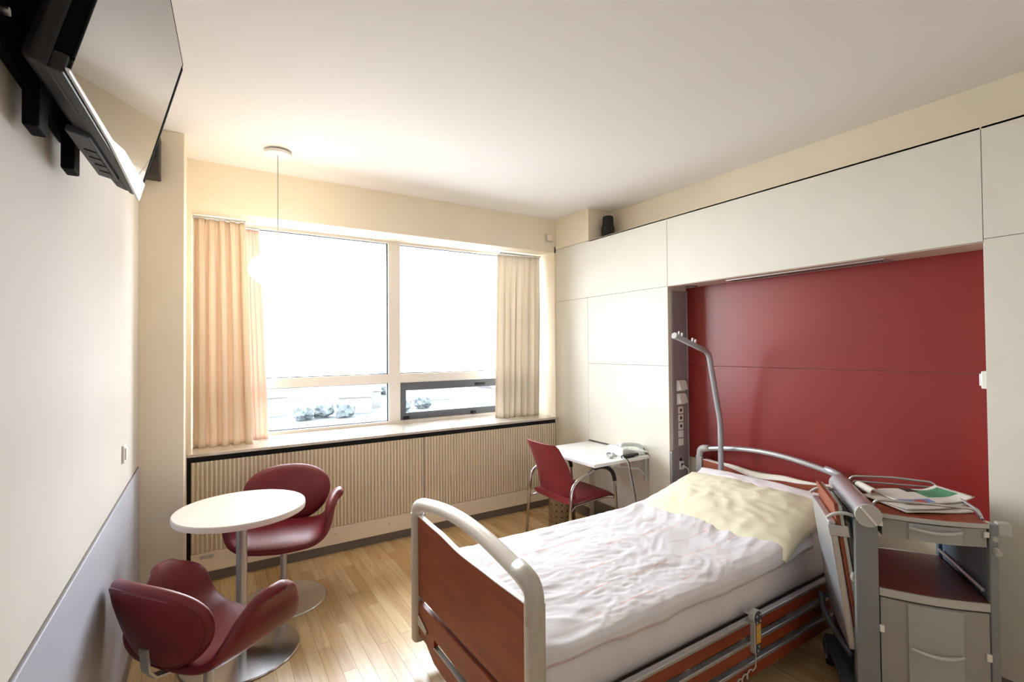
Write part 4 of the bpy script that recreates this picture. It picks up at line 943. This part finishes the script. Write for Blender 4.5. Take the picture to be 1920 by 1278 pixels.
cb('cap_ridge', MB().obox((-0.012, -0.056, 0.857), (0.62, 0, -0.785), (0, 1, 0), (0.785, 0, 0.62), 0.043, 0.004, 0.004), M_white, cp, bevel=0.002)
# top board with bowed front
af = arc_front(0.034, 0.373, -0.030, 0.022)
tp = cb('top_board', MB().prism(af + [(0.373, D-0.01), (0.034, D-0.01)], 'z', 0.852, 0.866), M_cherry)
cb('edge_band', MB().loops([[(x, y-0.004, 0.851), (x, y, 0.851), (x, y, 0.8675), (x, y-0.004, 0.8675)] for x, y in af]), M_greyp, tp)
# rails on top
for y in (0.03, D-0.03):
    cb('guard_rail', MB().tube(fillet([(0.020, y+0.01, 0.868), (0.035, y, 0.905), (0.20, y-(0.02 if y < 0.2 else -0.01), 0.912), (0.355, y, 0.905), (0.374, y, 0.868)], 0.04, 6), 0.0058, 10), M_alu, smooth=True)
cb('guard_rail', MB().tube(fillet([(0.374, 0.02, 0.870), (0.376, 0.06, 0.893), (0.376, D-0.08, 0.893), (0.374, D-0.04, 0.870)], 0.03, 5), 0.0055, 10), M_alu, smooth=True)
cb('guard_rail', MB().tube(fillet([(0.040, D-0.022, 0.870), (0.050, D-0.02, 0.880), (0.350, D-0.02, 0.880), (0.365, D-0.022, 0.870)], 0.01, 4), 0.0052, 10), M_alu, smooth=True)
# drawer
ad = arc_front(0.040, 0.368, -0.024, 0.022)
M_front = mat('cabinet_front_grey', (158, 157, 152), 0.45, var=0.015); M_front2 = mat('cabinet_front_raised', (170, 172, 171), 0.42, var=0.012)
dr = cb('drawer', MB().prism(ad + [(0.368, 0.30), (0.040, 0.30)], 'z', 0.776, 0.846), M_front)
cb('raised_front', MB().loops([[(x, y-0.007, 0.778), (x, y-0.0005, 0.778), (x, y-0.0005, 0.845), (x, y-0.007, 0.845)] for x, y in arc_front(0.040, 0.368, -0.024, 0.022, 24)[6:19]]), M_front2, dr)
def handle(z, par):
    pts = [(x, y-0.010-0.016*math.sin(math.pi*k/16), z-0.006*math.sin(math.pi*k/16)) for k, (x, y) in enumerate(arc_front(0.120, 0.285, -0.040, 0.010, 16))]
    cb('handle', MB().tube(pts, [0.004+0.006*math.sin(math.pi*k/16) for k in range(17)], 10, rx=0.006), M_greyp, par, smooth=True)
handle(0.828, dr)
for xx in (0.034, 0.366): cb('latch', MB().box(xx-0.009, xx+0.007, -0.034, -0.022, 0.815, 0.836), M_white, dr, bevel=0.002)
# open compartment shelf, door
cb('shelf', MB().prism(arc_front(0.027, 0.374, -0.026, 0.020) + [(0.374, D-0.02), (0.20, D+0.005), (0.027, D-0.02)], 'z', 0.532, 0.562), M_greyp)
cb('shelf_top', MB().prism(arc_front(0.030, 0.371, -0.020, 0.018) + [(0.371, D-0.024), (0.030, D-0.024)], 'z', 0.562, 0.565), M_maroon)
cb('shelf_rail', MB().tube([(0.366, 0.01, 0.60), (0.366, D-0.05, 0.60)], 0.007, 10), M_alu)
do = cb('door', MB().prism(arc_front(0.030, 0.372, -0.022, 0.020) + [(0.372, 0.01), (0.030, 0.01)], 'z', 0.115, 0.524), M_front)
cb('raised_front', MB().loops([[(x, y-0.008, 0.118), (x, y-0.0005, 0.118), (x, y-0.0005, 0.521), (x, y-0.008, 0.521)] for x, y in arc_front(0.030, 0.372, -0.022, 0.020, 24)[6:19]]), M_front2, do)
handle(0.352, do)
for xx, zz in ((0.032, 0.40), (0.366, 0.36)): cb('hinge', MB().box(xx-0.008, xx+0.008, -0.034, -0.022, zz-0.014, zz+0.014), M_white, do, bevel=0.002)
cb('lower_back', MB().box(0.0, 0.383, D-0.045, D-0.032, 0.10, 0.531), M_grey2)
cb('base_frame', MB().box(-0.05, 0.40, -0.01, D, 0.06, 0.1145), M_darkkey, bevel=0.006)
cb('towel_holder', MB().box(0.403, 0.445, -0.020, 0.012, 0.822, 0.872), M_greyp, bevel=0.004)
cb('lock_knob', MB().tube([(0.386, -0.028, 0.815), (0.386, -0.046, 0.815)], 0.009, 12), M_greyp)
cb('lock_knob', MB().tube([(0.392, -0.028, 0.772), (0.392, -0.052, 0.764)], 0.011, 12), M_greyp)
for xx, yy in ((-0.085, 0.36), (-0.085, 0.02), (0.33, 0.05), (0.33, D-0.06)):
    c = cb('castor', MB().tube([(xx-0.014, yy, 0.048), (xx+0.014, yy, 0.048)], 0.048, 20), M_black_soft)
    cb('castor_hub', MB().tube([(xx-0.0165, yy, 0.048), (xx+0.0165, yy, 0.048)], 0.026, 16), M_greyp, c)
    cb('castor_fork', MB().prism([(yy-0.045, 0.055), (yy+0.045, 0.055), (yy+0.03, 0.11), (yy-0.03, 0.11)], 'x', xx-0.022, xx+0.022), M_darkkey, c, bevel=0.006)
cb('castor_outrigger', MB().box(-0.10, -0.04, 0.0, D-0.06, 0.098, 0.125), M_darkkey, bevel=0.006)
# folded tray on the bed side
def tp_(z, o=0.0): return -0.112-o+(0.88-z)*0.130
Lz = (0.235, 0.885)
def slab(a0, a1, y0, y1, z0, z1):
    return MB().loops([[(tp_(z)+a0, y0, z), (tp_(z)+a1, y0, z), (tp_(z)+a1, y1, z), (tp_(z)+a0, y1, z)] for z in (z0, z1)])
tb = cb('tray_board', slab(-0.010, 0.004, 0.0, 0.40, 0.235, 0.880), M_cherry)
cb('tray_edge', slab(0.005, 0.017, -0.001, 0.40, 0.235, 0.872), M_greyp, tb)
cb('tray_channel', slab(-0.042, -0.0105, 0.004, 0.395, 0.27, 0.805), M_alu, bevel=0.008)
for y in (-0.012, 0.385):
    cb('tray_hook', MB().tube(bez([(-0.055, y, 0.838), (-0.085, y, 0.846), (-0.125, y, 0.838), (-0.150, y, 0.818)], 5), [0.014-0.0006*k for k in range(16)], 10, rx=0.007), M_greyp, smooth=True)
cb('tray_band', slab(-0.046, 0.030, -0.006, 0.003, 0.742, 0.790), M_alu, bevel=0.006)
cb('tray_arm', MB().tube(bez([(-0.055, -0.004, 0.60), (-0.060, -0.006, 0.575), (-0.040, -0.006, 0.565), (-0.03, 0.0, 0.565)], 5), 0.009, 10), M_greyp, smooth=True)
cb('tray_leg', MB().loops([[(tp_(z)+0.022, 0.01, z), (tp_(z)+0.040, 0.01, z), (tp_(z)+0.040, 0.05, z), (tp_(z)+0.022, 0.05, z)] for z in (0.45, 0.80)]), mat('tray_leg_grey', (120, 118, 116), 0.5, var=0.02), bevel=0.004)
cb('tray_foot', MB().tube(bez([(-0.115, 0.36, 0.34), (-0.112, 0.30, 0.28), (-0.09, 0.20, 0.245), (-0.055, 0.05, 0.225)], 5), 0.014, 10), M_darkkey, smooth=True)

# newspaper on the cabinet top
t = news = thing('newspaper', (cabl[0], cabl[1], 0.867), 'folded newspaper with a green picture lying on the bedside cabinet', 'newspaper', rotz=math.atan2(-math.sin(th), math.cos(th)))
def sheet(cx, cy, w_, h_, rot, z0, curl, pics, name, fold=0.0, seed=0):
    mb = MB(); n, k = 28, 18; uv = []; ca, sa = math.cos(rot), math.sin(rot)
    for i in range(n+1):
        for j in range(k+1):
            u, v = i/n, j/k; x, y = (u-0.5)*w_, (v-0.5)*h_
            z = z0 + curl*max(0, u-0.72)**2*6 + 0.003*math.sin(u*5+v*3+seed) + fold*max(0, 0.12-u)*2.0
            mb.v.append((cx+x*ca-y*sa, cy+x*sa+y*ca, z)); uv.append((u*1.3, v))
    for i in range(n):
        for j in range(k):
            u, v = (i+0.5)/n, (j+0.5)/k; m_ = 0
            for (u0, u1, v0, v1, mi) in pics:
                if u0 <= u <= u1 and v0 <= v <= v1: m_ = mi
            a = i*(k+1)+j; mb.f.append((a, a+k+1, a+k+2, a+1)); mb.mi.append(m_)
    mb.uv = uv
    o = mb.build(name, [M_text, M_paper, M_pgreen, M_pbrown, M_pblue, M_pred], news, smooth=True, recalc=False)
    sd = o.modifiers.new('thickness', 'SOLIDIFY'); sd.thickness = 0.0025; sd.offset = -1
    return o
sheet(0.215, 0.16, 0.30, 0.24, R(24), 0.006, 0.01, [(0, 1, 0, 1, 1)], 'folded_sheet', 0, 1)
sheet(0.205, 0.185, 0.30, 0.23, R(32), 0.013, 0.015, [(0.35, 0.62, 0.35, 0.75, 4), (0.45, 0.6, 0.42, 0.58, 5)], 'folded_sheet', 0, 2)
sheet(0.245, 0.235, 0.29, 0.20, R(20), 0.020, 0.05, [(0.55, 0.95, 0.35, 0.9, 2), (0.42, 0.62, 0.7, 1.0, 3), (0.05, 0.5, 0.05, 0.25, 4), (0.25, 0.4, 0.05, 0.2, 5)], 'front_page', 0, 3)
L = []
for k in range(13):
    a = R(90+180*k/12); L.append((0.085+0.018*math.cos(a), 0.0, 0.020+0.016*math.sin(a)))
mb = MB()
mb.loops([[(0.075+0.020*math.cos(R(80+200*k/14))-0.03*s_, 0.20+0.13*s_, 0.022+0.018*math.sin(R(80+200*k/14))) for k in range(15)] + [(0.075+0.017*math.cos(R(80+200*k/14))-0.03*s_, 0.20+0.13*s_, 0.022+0.015*math.sin(R(80+200*k/14))) for k in range(14, -1, -1)] for s_ in (0, 1)])
mb.build('rolled_fold', M_paper, news, smooth=False)
for o in bpy.data.objects:
    if '_o' in o: del o['_o']
